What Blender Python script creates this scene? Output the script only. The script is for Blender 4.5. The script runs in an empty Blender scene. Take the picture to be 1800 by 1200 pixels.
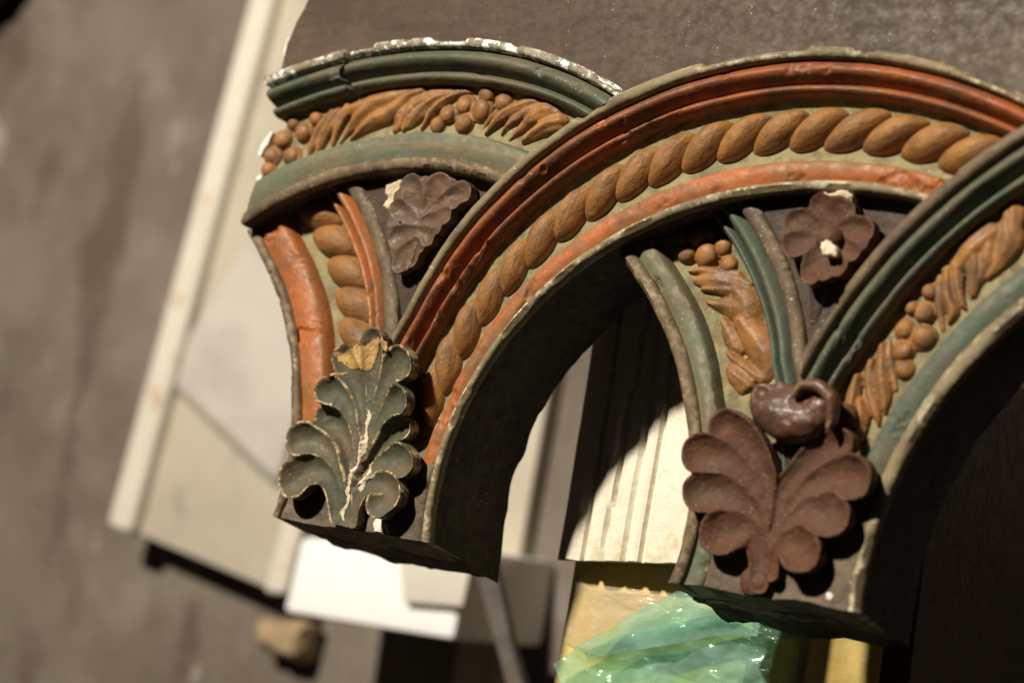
import bpy, bmesh, math, random
import numpy as np
from mathutils import Vector, Matrix, geometry

# ---------------------------------------------------------------- units
# all coordinates below are in arch spacings (one foot of the arcade to the next);
# K turns one spacing into metres
K = 0.15
random.seed(7)
rng = np.random.default_rng(11)
scene = bpy.context.scene
col = scene.collection

CTR = {"Z":[-1.0043,0.0402],"A":[0.0001,-0.0],"B":[0.9999,-0.0021],"C":[2.0478,0.0077]}  # arch and ornament tables: image pixel traces back-projected through the camera, then baked
BANDS = {"Z_low":{"k":"Z","o":[0.5907,0.1589,-0.00493,0.00997,1.0996],"i":[0.4089,0.5204,0.0365,-0.00947,-0.0178,0.7677]},"A_up":{"k":"A","o":[1.5664,0.4609,0.01548,0.01288,-0.00101,1.14095],"i":[1.7585,0.4471,0.00825,0.00525,0.81901]},"A_low":{"k":"A","o":[0.5894,0.1507,-0.00955,0.01635,1.15339],"i":[0.426,0.4538,0.0224,-0.01571,-0.00215,0.84226]},"B_up":{"k":"B","o":[1.9191,0.7281,-0.00209,-0.01039,-0.02657,0.00693,1.11688],"i":[-0.0433,3.0662,-0.69479,0.89714,0.42413,-0.89491,1.07946]},"C_up":{"k":"C","o":[2.4291,0.2717,0.00124,-0.00577,1.12155],"i":[-0.0522,3.0319,0.03399,0.00695,0.77958]}}
BREAK = [[-0.4602,1.0943],[-0.5194,1.0532],[-0.503,1.0059],[-0.4823,0.9471],[-0.4696,0.9399],[-0.4864,0.9001],[-0.4989,0.8735],[-0.4933,0.8004],[-0.5018,0.7564],[-0.5155,0.6947],[-0.5125,0.6657],[-0.4926,0.652]]
CRACK = [[-0.261,1.1186],[-0.2749,1.0524],[-0.2646,1.0208],[-0.2784,0.9705],[-0.2827,0.9417]]
WALLBREAK = [[-0.488,1.0863],[-0.4855,1.1414],[-0.4769,1.1607],[-0.4663,1.1963],[-0.4499,1.2303],[-0.4367,1.2702],[-0.4285,1.3417]]
FOOTX = [0.0084,1.0345]
LEAF1 = [[[-0.0581,-0.0132,0.0136],[-0.071,0.0463,0.0205],[-0.0998,0.084,0.0276],[-0.1413,0.0833,0.0361],[-0.1676,0.0596,0.0442]],[[-0.0458,0.0249,0.0113],[-0.0637,0.084,0.0192],[-0.0951,0.1339,0.0253],[-0.1359,0.1543,0.0348],[-0.1667,0.151,0.0401]],[[-0.0394,0.0664,0.01],[-0.0523,0.1263,0.0182],[-0.0786,0.1768,0.0266],[-0.1104,0.2046,0.0347],[-0.1253,0.2135,0.0288]],[[-0.0231,0.1091,0.0127],[-0.0402,0.189,0.021],[-0.0622,0.2445,0.0252],[-0.094,0.2725,0.0347],[-0.113,0.2695,0.0362]],[[-0.0202,0.1911,0.0145],[-0.0423,0.2711,0.0265],[-0.0669,0.3143,0.0332],[-0.0922,0.3558,0.0306]],[[-0.0061,0.1721,0.0109],[-0.0124,0.2739,0.02],[-0.0103,0.3481,0.0265],[-0.013,0.3974,0.0302]],[[-0.0019,0.1522,0.0108],[0.0092,0.2431,0.0181],[0.0311,0.3188,0.028],[0.0641,0.3523,0.036],[0.0775,0.3473,0.0332]],[[-0.0067,0.1272,0.0126],[0.0111,0.1862,0.018],[0.0306,0.237,0.0248],[0.0643,0.2667,0.0358],[0.0785,0.2652,0.0366]],[[-0.009,0.0904,0.0108],[0.0203,0.1424,0.018],[0.0569,0.1828,0.0223],[0.0916,0.2066,0.0258]],[[-0.013,0.0614,0.0108],[0.0095,0.0986,0.0202],[0.0481,0.1293,0.0268],[0.101,0.1372,0.0345],[0.1246,0.1298,0.0334]],[[-0.0011,-0.0181,0.0135],[-0.0001,0.0366,0.0202],[0.0272,0.0743,0.026],[0.0705,0.0815,0.0311],[0.0981,0.0607,0.0379],[0.0876,0.0354,0.0353]],[[-0.0332,-0.0101,0.0271],[-0.0376,0.0341,0.0226],[-0.0288,0.0881,0.0159]]]
RIB1 = [[[-0.0422,-0.0097,0.0041],[-0.0338,0.034,0.0059],[-0.0218,0.0964,0.0068],[-0.013,0.1503,0.0077],[-0.0049,0.1961,0.0054],[-0.0093,0.2406,0.0027]],[[-0.0031,0.0681,0.004],[0.0071,0.0916,0.0045],[0.0193,0.1173,0.0027]],[[0.0044,0.0569,0.004],[0.0174,0.0786,0.0054],[0.0381,0.0992,0.0027]]]
CHIP1 = [[[-0.0905,0.3504,0.0185],[-0.0593,0.3488,0.0207],[-0.0313,0.3491,0.016]],[[-0.026,0.3722,0.0251],[-0.0179,0.3934,0.0205],[0.0003,0.403,0.0127],[0.0226,0.3924,0.01]],[[-0.1037,0.3161,0.0046],[-0.1155,0.2985,0.0056]]]
LEAF2 = [[[1.0115,-0.0079,0.0194],[1.0033,0.0493,0.0207],[0.9866,0.0911,0.0261],[0.9515,0.0949,0.0368],[0.925,0.0774,0.0423]],[[1.0114,0.0504,0.0129],[0.9956,0.107,0.0195],[0.9691,0.1437,0.0271],[0.92,0.1601,0.0381],[0.8739,0.1546,0.0402]],[[1.017,0.0721,0.0108],[1.0016,0.1414,0.0195],[0.9702,0.1946,0.0272],[0.9179,0.2313,0.0373],[0.8611,0.2323,0.0405]],[[1.0182,0.0932,0.0108],[1.0066,0.1673,0.0208],[0.9795,0.2232,0.0272],[0.9393,0.2721,0.0328],[0.906,0.2901,0.0366]],[[1.0182,0.0932,0.0108],[1.0333,0.1705,0.0207],[1.0699,0.2251,0.0223],[1.1082,0.2661,0.0264],[1.147,0.2857,0.0288]],[[1.024,0.0856,0.0108],[1.0467,0.1428,0.0193],[1.0921,0.1964,0.0277],[1.1454,0.2234,0.0359],[1.184,0.2209,0.0427]],[[1.0265,0.0692,0.0108],[1.0502,0.1203,0.0193],[1.0904,0.1492,0.0298],[1.1348,0.1477,0.0388],[1.1539,0.1432,0.0411]],[[1.0355,0.0122,0.0154],[1.0344,0.0536,0.0146],[1.0528,0.0803,0.0248],[1.0886,0.0797,0.0382],[1.1028,0.068,0.0423]]]
FILL2 = [[[1.0145,0.0592,0.0302],[1.0067,0.1084,0.0433],[0.9974,0.1535,0.0435],[0.9847,0.19,0.0371]],[[1.0303,0.1031,0.0301],[1.0549,0.148,0.0343],[1.0849,0.1851,0.0299]],[[0.9613,0.2212,0.0264],[0.9286,0.2517,0.0266]],[[0.9474,0.1346,0.022]],[[1.0912,0.1152,0.017]],[[1.0987,0.2117,0.0256],[1.1279,0.2525,0.0212]]]
STEM2 = [[[1.0003,-0.0089,0.0411],[1.0057,0.0295,0.0216],[1.0103,0.0721,0.0164],[1.0122,0.1185,0.0108],[1.0156,0.1694,0.0096]]]
NOD2 = [[[0.9881,0.2587,0.0198],[1.0032,0.2497,0.0175]],[[1.0193,0.2196,0.0209]],[[1.0391,0.2536,0.0261]],[[1.0714,0.2782,0.0259]],[[1.1241,0.3426,0.03]]]
BUD = [[[0.9731,0.3612,0.0298],[0.9928,0.3377,0.0414],[1.0358,0.3229,0.0483],[1.0714,0.3244,0.0428]],[[1.0525,0.3309,0.0408],[1.0757,0.354,0.0364],[1.0923,0.3618,0.0307]],[[1.0048,0.3769,0.0174],[1.031,0.354,0.0346]],[[1.0299,0.3035,0.0302],[1.0576,0.2979,0.0257]]]
BUDCURL = [[[1.0578,0.3675,0.006],[1.0622,0.3825,0.0086],[1.0784,0.3928,0.0111],[1.1054,0.3893,0.0127],[1.1271,0.3677,0.0127],[1.1339,0.3394,0.0093],[1.1299,0.3143,0.0051]]]
BUDDENT = [[[0.9733,0.3682,0.0149]],[[1.0694,0.3644,0.0163]]]
FLOWER = [[[1.0395,0.7083,0.0311],[1.0394,0.7471,0.034],[1.0243,0.7702,0.0242]],[[1.0448,0.7113,0.0311],[1.0591,0.7507,0.0339],[1.0777,0.7611,0.022]],[[1.0362,0.7109,0.0312],[1.001,0.7317,0.0272],[0.9732,0.7305,0.0236]],[[1.0374,0.7026,0.0312],[1.0031,0.6983,0.0257],[0.9775,0.6831,0.0247]],[[1.0448,0.7113,0.0311],[1.086,0.7242,0.0295],[1.1244,0.7245,0.025]],[[1.0465,0.7003,0.0311],[1.0799,0.6881,0.028],[1.1014,0.6781,0.0234]],[[1.0378,0.6999,0.0311],[1.035,0.661,0.0283],[1.0239,0.6383,0.0226],[1.0227,0.6271,0.0226]],[[1.0469,0.6975,0.0311],[1.0608,0.6623,0.0267],[1.0803,0.6469,0.0224]]]
FCEN = [[[1.0413,0.7056,0.0538]],[[1.0513,0.7643,0.0261]],[[0.9748,0.7068,0.0253]],[[1.1163,0.7022,0.0256]],[[1.0512,0.6398,0.0248]]]
SCEN = [[[0.0073,0.7091,0.0414]],[[-0.0023,0.6384,0.0276]],[[0.0503,0.7483,0.0329]],[[0.0178,0.7836,0.0221]],[[0.0917,0.7784,0.0232]],[[0.1085,0.7454,0.0163]],[[0.0684,0.6878,0.018]],[[-0.0535,0.6877,0.0168]],[[-0.0298,0.6246,0.0194]],[[0.0279,0.6374,0.0165]],[[-0.044,0.7526,0.0224]]]
FBOSS = [[[1.0527,0.7005,0.0281]]]
FCHIP = [[[1.0526,0.6866,0.0117],[1.0649,0.6804,0.0133],[1.0716,0.6739,0.0083]]]
FCHIP2 = [[[1.0214,0.7897,0.0086],[1.0425,0.7848,0.0119],[1.0653,0.787,0.0113],[1.0828,0.7848,0.0084]]]
FSTEM = [[[1.0237,0.6169,0.0242],[1.0268,0.5866,0.0199],[1.0244,0.5448,0.0128],[1.0223,0.5198,0.0057]]]
SLEAF = [[[0.0128,0.7118,0.0152],[-0.0063,0.7463,0.025],[-0.0204,0.7787,0.0312]],[[0.0202,0.7196,0.0152],[0.0429,0.7556,0.0234],[0.0566,0.7836,0.0308]],[[0.0311,0.7251,0.0138],[0.0827,0.7494,0.0177],[0.1238,0.772,0.026]],[[0.0183,0.6995,0.0138],[0.0583,0.7086,0.0213],[0.0847,0.7171,0.0245]],[[0.0134,0.6792,0.0138],[0.0421,0.6705,0.0192],[0.0461,0.6582,0.0197]],[[0.0084,0.7041,0.0138],[-0.0217,0.718,0.0209],[-0.0453,0.7222,0.0257]],[[0.0074,0.679,0.0138],[-0.0144,0.668,0.0222],[-0.0317,0.6559,0.0294]],[[0.0086,0.644,0.0151],[-0.0107,0.6205,0.0207],[-0.0146,0.5952,0.0243]],[[0.0105,0.6491,0.0138],[0.0101,0.6215,0.0179],[0.0107,0.6041,0.0181]]]
SVEIN = [[[0.006,0.5804,0.0044],[0.01,0.6268,0.006],[0.0128,0.6718,0.0066],[0.0196,0.7121,0.0066]],[[0.0196,0.7121,0.0061],[-0.0148,0.7334,0.0055],[-0.0551,0.7522,0.0036]],[[0.0196,0.7121,0.0061],[0.0541,0.7334,0.006],[0.0864,0.7495,0.0049],[0.1146,0.7555,0.0032]]]
SCHIP = [[[-0.0656,0.7939,0.0073],[-0.0882,0.7766,0.0156],[-0.0901,0.7485,0.0147],[-0.0788,0.731,0.0099],[-0.0719,0.7084,0.0056],[-0.0708,0.6881,0.0051]]]
BERRY_A = [[[-0.4744,0.8994,0.0245]],[[-0.4971,0.8561,0.0246]],[[-0.502,0.8192,0.0218]],[[-0.4338,0.855,0.0265]],[[-0.4112,0.9175,0.0231]],[[-0.3798,0.9532,0.0187]],[[-0.4501,0.9415,0.0167]],[[0.0629,0.9931,0.0247]],[[0.0186,0.9697,0.0234]],[[-0.0059,0.9416,0.0199]],[[0.0693,0.9471,0.0262]],[[0.114,0.9796,0.028]],[[0.1204,1.0152,0.0225]],[[0.1724,0.9994,0.0235]]]
ACA_A = [[[-0.3816,0.8452,0.0055],[-0.3727,0.8938,0.0123],[-0.3573,0.9328,0.0158],[-0.3254,0.9646,0.0179]],[[-0.3529,0.8651,0.0082],[-0.346,0.9087,0.0158],[-0.3277,0.9476,0.0179],[-0.3121,0.9719,0.0152]],[[-0.3097,0.8852,0.0067],[-0.3076,0.9237,0.0108],[-0.2948,0.96,0.0135],[-0.2783,0.9794,0.0151]],[[-0.2896,0.8879,0.0038],[-0.2713,0.9194,0.0113],[-0.2483,0.9484,0.0201],[-0.2123,0.9846,0.0266],[-0.1599,1.0086,0.0222]],[[-0.255,0.8981,0.0053],[-0.2287,0.9248,0.0146],[-0.1912,0.9526,0.0225],[-0.1439,0.9731,0.0223],[-0.1031,1.0088,0.0222],[-0.0644,1.0254,0.0156]],[[-0.2827,0.9721,0.0151],[-0.2273,0.9869,0.0254],[-0.1732,1.0038,0.0243],[-0.0922,1.0242,0.0162]],[[-0.1317,0.9213,0.0042],[-0.123,0.9544,0.0099],[-0.1058,0.9805,0.0125],[-0.0672,1.0113,0.0119]],[[-0.1035,0.9217,0.0042],[-0.0887,0.9524,0.0145],[-0.061,0.9808,0.0171]],[[-0.1275,0.9214,0.0052],[-0.1005,0.9546,0.0193],[-0.074,0.9901,0.0197],[-0.0297,1.0184,0.0139],[0.018,1.0278,0.0087]],[[-0.0882,0.936,0.0078],[-0.0665,0.9667,0.0171],[-0.0393,0.9973,0.017],[-0.0016,1.0161,0.0118],[0.0642,1.0278,0.0061]],[[-0.0519,0.9224,0.0036],[-0.0345,0.9599,0.0108],[-0.013,0.9904,0.0118],[0.0262,1.0138,0.0092],[0.0782,1.0255,0.005]],[[0.116,0.9213,0.003],[0.137,0.9569,0.007],[0.1665,0.9823,0.0094],[0.2023,1.0006,0.0074]],[[0.1388,0.9205,0.0059],[0.1595,0.9503,0.0129],[0.1932,0.9802,0.0152],[0.2417,0.9986,0.0122],[0.2803,0.9987,0.0082]],[[0.1796,0.921,0.0044],[0.1988,0.9507,0.0093],[0.2283,0.9736,0.0103],[0.2692,0.9897,0.0111]],[[0.2041,0.909,0.0034],[0.2278,0.9353,0.0102],[0.2562,0.9626,0.0136],[0.2964,0.9809,0.0202],[0.323,0.9744,0.0134]],[[0.2417,0.9028,0.0049],[0.2685,0.9245,0.0155],[0.303,0.9451,0.0202],[0.3368,0.9544,0.0191]]]
BERRY_L = [[[0.6691,0.7102,0.0156]],[[0.7021,0.7117,0.0253]],[[0.6835,0.6755,0.0233]],[[0.7329,0.6736,0.0279]],[[0.7671,0.6929,0.0215]],[[0.7875,0.6564,0.0207]],[[0.7334,0.7215,0.0175]]]
ACA_L = [[[0.6966,0.6341,0.0042],[0.7307,0.6387,0.0098],[0.7753,0.6318,0.0131],[0.8124,0.624,0.0157]],[[0.7145,0.6151,0.0098],[0.7524,0.6172,0.0166],[0.7998,0.6134,0.0192],[0.8377,0.5992,0.019]],[[0.7323,0.5961,0.0049],[0.7735,0.5986,0.009],[0.8171,0.5946,0.0157],[0.8478,0.5801,0.0224]],[[0.7531,0.5691,0.0069],[0.7972,0.5637,0.0164],[0.8369,0.5598,0.0258],[0.8664,0.5519,0.0196],[0.88,0.5366,0.0121]],[[0.8166,0.5979,0.0225],[0.8459,0.5702,0.0291],[0.854,0.5413,0.0257],[0.8421,0.5274,0.0223]],[[0.7931,0.5338,0.0062],[0.8178,0.5027,0.015],[0.8365,0.4748,0.0149],[0.852,0.4662,0.0101]],[[0.8411,0.5339,0.0196],[0.8741,0.5037,0.0262],[0.9067,0.4738,0.0293],[0.9219,0.4428,0.0258],[0.9225,0.4172,0.0192]],[[0.8233,0.4574,0.0047],[0.8561,0.4406,0.0111],[0.8942,0.4211,0.0127],[0.9162,0.4134,0.0119]],[[0.831,0.432,0.0074],[0.8533,0.4144,0.0161],[0.8845,0.3945,0.016]],[[0.8432,0.4005,0.0047],[0.8727,0.3806,0.0093]]]
BERRY_C = [[[1.254,0.5714,0.0212]],[[1.2174,0.5332,0.0194]],[[1.2592,0.5202,0.0253]],[[1.2212,0.4924,0.0216]],[[1.2293,0.4548,0.0208]],[[1.257,0.6146,0.0162]],[[1.2244,0.581,0.014]]]
ACA_C = [[[1.1866,0.5213,0.0039],[1.1951,0.468,0.0093],[1.2169,0.4125,0.0069]],[[1.1736,0.501,0.0078],[1.1832,0.4402,0.0171],[1.1981,0.3917,0.0139],[1.2017,0.3615,0.0046]],[[1.1531,0.4685,0.0063],[1.1583,0.4188,0.0109],[1.1804,0.3633,0.0109],[1.1903,0.3356,0.0039]],[[1.1322,0.4319,0.0102],[1.1293,0.3969,0.0149],[1.1269,0.3581,0.0133]],[[1.148,0.3793,0.0133],[1.153,0.3453,0.0171],[1.1461,0.31,0.0148]],[[1.2721,0.6462,0.0085],[1.2789,0.5968,0.0092],[1.2944,0.5407,0.0053]],[[1.2892,0.6625,0.0108],[1.296,0.6132,0.013],[1.3126,0.5762,0.0129],[1.3062,0.5529,0.0053]],[[1.3063,0.6787,0.013],[1.3149,0.6296,0.0126],[1.3343,0.5852,0.0053]],[[1.3407,0.7072,0.0213],[1.3468,0.6618,0.0182],[1.3477,0.6126,0.006]],[[1.3678,0.7313,0.0212],[1.3696,0.6896,0.0219],[1.3582,0.6473,0.0136]],[[1.3948,0.7553,0.0218],[1.4072,0.7179,0.0247],[1.393,0.6832,0.018],[1.3746,0.652,0.0075]],[[1.4057,0.786,0.0218],[1.4097,0.7559,0.0188],[1.4191,0.7261,0.018]],[[1.3743,0.7392,0.025],[1.3341,0.6992,0.0251],[1.3083,0.6635,0.0176]]]
CHIPA = [[[-0.5119,0.9128,0.0056],[-0.5275,0.8854,0.0079],[-0.5387,0.8592,0.0051]],[[-0.5263,0.7979,0.0062],[-0.525,0.7856,0.0039]]]
CHIPW = [[[-0.4364,1.2523,0.0084],[-0.4585,1.2111,0.0101]],[[-0.4853,1.1489,0.0068],[-0.4897,1.1102,0.0118]]]
CHIPF = [[[0.0626,-0.0171,0.0152],[0.0832,-0.0204,0.016]],[[1.1741,-0.0135,0.0168],[1.1923,-0.0189,0.0142]]]
CAM = [3204.89,[2.51301,-0.02023,3.39342],[[0.841052,0.159175,-0.517005],[0.075648,-0.980946,-0.17895],[-0.535638,0.111396,-0.837068]]]

# ---------------------------------------------------------------- camera
f_px, cam_c, cam_r = CAM
cd = bpy.data.cameras.new('camera')
cam = bpy.data.objects.new('camera', cd)
col.objects.link(cam)
xr, yd, zf = [Vector(v) for v in cam_r]
cam.matrix_world = Matrix(((xr.x, -yd.x, -zf.x, cam_c[0]*K), (xr.y, -yd.y, -zf.y, cam_c[1]*K),
                           (xr.z, -yd.z, -zf.z, cam_c[2]*K), (0, 0, 0, 1)))
cd.sensor_width = 36.0
cd.lens = f_px*36.0/1800.0
cd.clip_start = 0.01
cd.clip_end = 100.0
cd.dof.use_dof = True
cd.dof.focus_distance = 4.07*K
cd.dof.aperture_fstop = 6.2
cd.dof.aperture_blades = 7
scene.camera = cam

# ---------------------------------------------------------------- light
w = bpy.data.worlds.new('World')
scene.world = w
w.use_nodes = True
w.node_tree.nodes['Background'].inputs[0].default_value = (1.0, 0.86, 0.72, 1)
w.node_tree.nodes['Background'].inputs[1].default_value = 0.016
ld = bpy.data.lights.new('work_lamp', 'AREA')
ld.shape = 'DISK'
ld.size = 0.09
ld.energy = 60.0
ld.color = (1.0, 0.91, 0.78)
lamp = bpy.data.objects.new('work_lamp', ld)
col.objects.link(lamp)
ldir = Vector((-0.24, 0.66, 1.0)).normalized()
ltgt = Vector((0.4, 0.4, -0.2))*K
lamp.location = ltgt + ldir*1.7
lamp.rotation_euler = (-ldir).to_track_quat('-Z', 'Y').to_euler()
scene.view_settings.view_transform = 'Standard'
scene.view_settings.look = 'None'
scene.view_settings.exposure = 0.0
scene.view_settings.gamma = 1.0

# ---------------------------------------------------------------- noise
def _h(ix, iy, iz, seed):
    n = (ix*374761393 + iy*668265263 + iz*2147483647 + seed*974711) & 0xffffffff
    n = ((n ^ (n >> 13))*1274126177) & 0xffffffff
    n = ((n ^ (n >> 16))*2246822519) & 0xffffffff
    return ((n ^ (n >> 15)) & 0xffff)/65535.0
def vnoise(p, scale, seed=0):
    p = np.asarray(p, float)*scale
    if p.shape[1] == 2: p = np.c_[p, np.zeros(len(p))]
    i = np.floor(p).astype(np.int64); f = p - i; f = f*f*(3-2*f)
    r = 0
    for dx in (0, 1):
        for dy in (0, 1):
            for dz in (0, 1):
                wgt = (f[:,0] if dx else 1-f[:,0])*(f[:,1] if dy else 1-f[:,1])*(f[:,2] if dz else 1-f[:,2])
                r = r + wgt*_h(i[:,0]+dx, i[:,1]+dy, i[:,2]+dz, seed)
    return r*2-1
def fbm(p, scale, seed=0, oct=4):
    r = 0; a = .5
    for o in range(oct):
        r = r + a*vnoise(p, scale*2**o, seed+o*17); a *= .5
    return r

# ---------------------------------------------------------------- materials
def newmat(name):
    m = bpy.data.materials.new(name); m.use_nodes = True
    nt = m.node_tree
    return m, nt, nt.nodes['Principled BSDF']
class NT:
    def __init__(s, nt, uv=False, scale=1/K):
        s.nt = nt
        tc = s.n('ShaderNodeTexCoord')
        mp = s.n('ShaderNodeMapping'); mp.inputs['Scale'].default_value = (scale,)*3
        nt.links.new(tc.outputs['Object'], mp.inputs['Vector'])
        oi = s.n('ShaderNodeObjectInfo')
        add = s.n('ShaderNodeVectorMath'); add.operation = 'ADD'
        mul = s.n('ShaderNodeMath'); mul.operation = 'MULTIPLY'; mul.inputs[1].default_value = 40
        nt.links.new(oi.outputs['Random'], mul.inputs[0])
        nt.links.new(mp.outputs[0], add.inputs[0]); nt.links.new(mul.outputs[0], add.inputs[1])
        s.co = add.outputs[0]
        s.uv = tc.outputs['UV']
    def n(s, t): return s.nt.nodes.new(t)
    def l(s, a, b): s.nt.links.new(a, b)
    def noise(s, scale, detail=4, rough=.6, co=None, stretch=None):
        n = s.n('ShaderNodeTexNoise'); n.inputs['Scale'].default_value = scale
        n.inputs['Detail'].default_value = detail; n.inputs['Roughness'].default_value = rough
        c = co or s.co
        if stretch:
            m = s.n('ShaderNodeMapping'); m.inputs['Scale'].default_value = stretch; s.l(c, m.inputs['Vector']); c = m.outputs[0]
        s.l(c, n.inputs['Vector']); return n.outputs['Fac']
    def ramp(s, v, a, b, lo=0.0, hi=1.0):
        r = s.n('ShaderNodeMapRange'); r.interpolation_type = 'SMOOTHSTEP'
        r.inputs['From Min'].default_value = a; r.inputs['From Max'].default_value = b
        r.inputs['To Min'].default_value = lo; r.inputs['To Max'].default_value = hi
        s.l(v, r.inputs['Value']); return r.outputs[0]
    def math(s, op, a, b=None):
        m = s.n('ShaderNodeMath'); m.operation = op
        for i, v in enumerate((a, b)):
            if v is None: continue
            if isinstance(v, (int, float)): m.inputs[i].default_value = v
            else: s.l(v, m.inputs[i])
        return m.outputs[0]
    def mix(s, fac, a, b, mode='MIX'):
        m = s.n('ShaderNodeMix'); m.data_type = 'RGBA'; m.blend_type = mode
        if isinstance(fac, (int, float)): m.inputs[0].default_value = fac
        else: s.l(fac, m.inputs[0])
        for i, v in ((6, a), (7, b)):
            if isinstance(v, tuple): m.inputs[i].default_value = (*v, 1)
            else: s.l(v, m.inputs[i])
        return m.outputs[2]
    def bump(s, h, strength, dist, nrm=None):
        b = s.n('ShaderNodeBump'); b.inputs['Strength'].default_value = strength; b.inputs['Distance'].default_value = dist
        s.l(h, b.inputs['Height'])
        if nrm: s.l(nrm, b.inputs['Normal'])
        return b.outputs[0]

def paint(name, base, alt, grime, grime_amt=.5, chip=None, chip_amt=0., speck=.5, rough=.5, streak=0., edge=.0,
          edge_col=None, bump=.35, gs=9, spec=.32, streak_col=None, coat=0., cs=22, sc=1/K, brush=0.):
    """old oil paint on cast plaster: two tones of paint, grime, chips down to the plaster, pale specks of dust"""
    m, nt, bs = newmat(name); t = NT(nt, scale=sc)
    c = t.mix(t.ramp(t.noise(5, 6), .35, .65), base, alt)
    c = t.mix(t.ramp(t.noise(60, 3), .3, .75, 0, .35), c, alt)
    if brush:
        c = t.mix(t.ramp(t.noise(7, 6, .7, stretch=(1, 6, 1)), .42, .62, 0, brush), c, (.040, .027, .020))
        c = t.mix(t.ramp(t.noise(2.2, 7, .7, stretch=(1, .6, 1)), .58, .76, 0, .5), c, (.165, .130, .098))
    g = t.ramp(t.noise(gs, 9, .68), .62-.32*grime_amt, .82-.32*grime_amt, 0, .85)
    c = t.mix(g, c, grime)
    if streak:
        sn = t.noise(1, 5, .6, co=t.uv, stretch=(2.2, 16, 1))
        c = t.mix(t.ramp(sn, .5, .68, 0, streak), c, streak_col or grime)
        sn2 = t.noise(1, 4, .6, co=t.uv, stretch=(4.5, 60, 1))
        c = t.mix(t.ramp(sn2, .56, .68, 0, .6*streak), c, grime)
        sn3 = t.noise(1, 3, .6, co=t.uv, stretch=(9, 3, 1))
        c = t.mix(t.ramp(sn3, .54, .70, 0, .5*streak), c, grime)
    h = t.noise(130, 5, .65)
    h2 = t.noise(26, 5, .6)
    if edge:
        geo = t.n('ShaderNodeNewGeometry')
        pe = t.ramp(geo.outputs['Pointiness'], .515, .56)
        en = t.ramp(t.noise(34, 5, .7), .48, .60)
        c = t.mix(t.math('MULTIPLY', t.math('MULTIPLY', pe, en), edge), c, edge_col or (.55, .43, .27))
    chm = None
    if chip_amt:
        chm = t.ramp(t.noise(cs, 8, .70), .78-.4*chip_amt, .80-.4*chip_amt)
        c = t.mix(chm, c, chip or (.68, .60, .48))
    if speck:
        vo = t.n('ShaderNodeTexVoronoi'); vo.inputs['Scale'].default_value = 75; t.l(t.co, vo.inputs['Vector'])
        d = t.ramp(vo.outputs['Distance'], .05, .16, 1, 0)
        k = t.ramp(t.noise(14, 3), .5, .62)
        sep = t.n('ShaderNodeSeparateColor'); t.l(vo.outputs['Color'], sep.inputs[0])
        k2 = t.ramp(sep.outputs[0], .62, .66)
        sm = t.math('MULTIPLY', t.math('MULTIPLY', d, k), t.math('MULTIPLY', k2, speck))
        c = t.mix(sm, c, (.66, .58, .46))
        v3 = t.n('ShaderNodeTexVoronoi'); v3.inputs['Scale'].default_value = 150; t.l(t.co, v3.inputs['Vector'])
        s3 = t.n('ShaderNodeSeparateColor'); t.l(v3.outputs['Color'], s3.inputs[0])
        f3 = t.math('MULTIPLY', t.math('MULTIPLY', t.ramp(v3.outputs['Distance'], .08, .24, 1, 0), t.ramp(s3.outputs[2], .80, .83)), t.math('MULTIPLY', t.ramp(t.noise(7, 3), .45, .6), speck))
        c = t.mix(f3, c, (.74, .66, .52))
        vo2 = t.n('ShaderNodeTexVoronoi'); vo2.inputs['Scale'].default_value = 46; t.l(t.co, vo2.inputs['Vector'])
        sep2 = t.n('ShaderNodeSeparateColor'); t.l(vo2.outputs['Color'], sep2.inputs[0])
        dk = t.math('MULTIPLY', t.ramp(vo2.outputs['Distance'], .05, .15, 1, 0), t.ramp(sep2.outputs[1], .8, .84))
        c = t.mix(t.math('MULTIPLY', dk, .7*speck), c, (.03, .022, .016))
    t.l(c, bs.inputs['Base Color'])
    rr = t.ramp(t.noise(40, 4), .3, .7, rough-.13, rough+.16)
    t.l(rr, bs.inputs['Roughness'])
    bs.inputs['Specular IOR Level'].default_value = spec
    if coat:
        bs.inputs['Coat Weight'].default_value = coat; bs.inputs['Coat Roughness'].default_value = .22
    n1 = t.bump(h2, bump, .0012)
    n2 = t.bump(h, bump, .00045, n1)
    if chm is not None:
        n2 = t.bump(t.math('SUBTRACT', 1.0, chm), .7, .0006, n2)
    t.l(n2, bs.inputs['Normal'])
    return m

GRIME = (.045, .034, .024)
M = {}
M['green'] = paint('green_paint', (.080, .090, .052), (.052, .070, .045), (.105, .084, .052), .66, (.6, .55, .45), .0, .7, .62, streak=.9, streak_col=(.120, .096, .058))
M['green_b'] = paint('pale_green_paint', (.135, .128, .070), (.080, .108, .070), (.12, .088, .048), .60, None, 0, .7, .6, streak=.9, streak_col=(.165, .125, .060), edge=.5)
M['red'] = paint('red_paint', (.29, .078, .015), (.195, .053, .014), (.085, .042, .020), .60, (.30, .20, .10), .12, .6, .55, streak=.8, streak_col=(.125, .052, .020), cs=30, spec=.4)
M['red_b'] = paint('bright_red_paint', (.36, .100, .018), (.27, .078, .017), (.14, .070, .028), .52, (.34, .23, .10), .13, .5, .55, streak=.9, streak_col=(.20, .110, .040), edge=.35, cs=30, spec=.4)
M['cream'] = paint('cream_ground', (.265, .230, .118), (.210, .182, .094), (.13, .105, .056), .58, None, 0, .9, .75, bump=.75, gs=22, spec=.2)
M['rim'] = paint('olive_rim', (.215, .168, .088), (.165, .13, .068), (.09, .065, .036), .50, (.62, .54, .40), .36, .9, .65, edge=.9, edge_col=(.60, .52, .36), cs=34)
M['rim_white'] = paint('flaking_rim', (.20, .165, .10), (.16, .135, .08), (.10, .08, .05), .4, (.84, .82, .78), .62, .6, .65, edge=.9, edge_col=(.8, .77, .7), cs=30)
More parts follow.
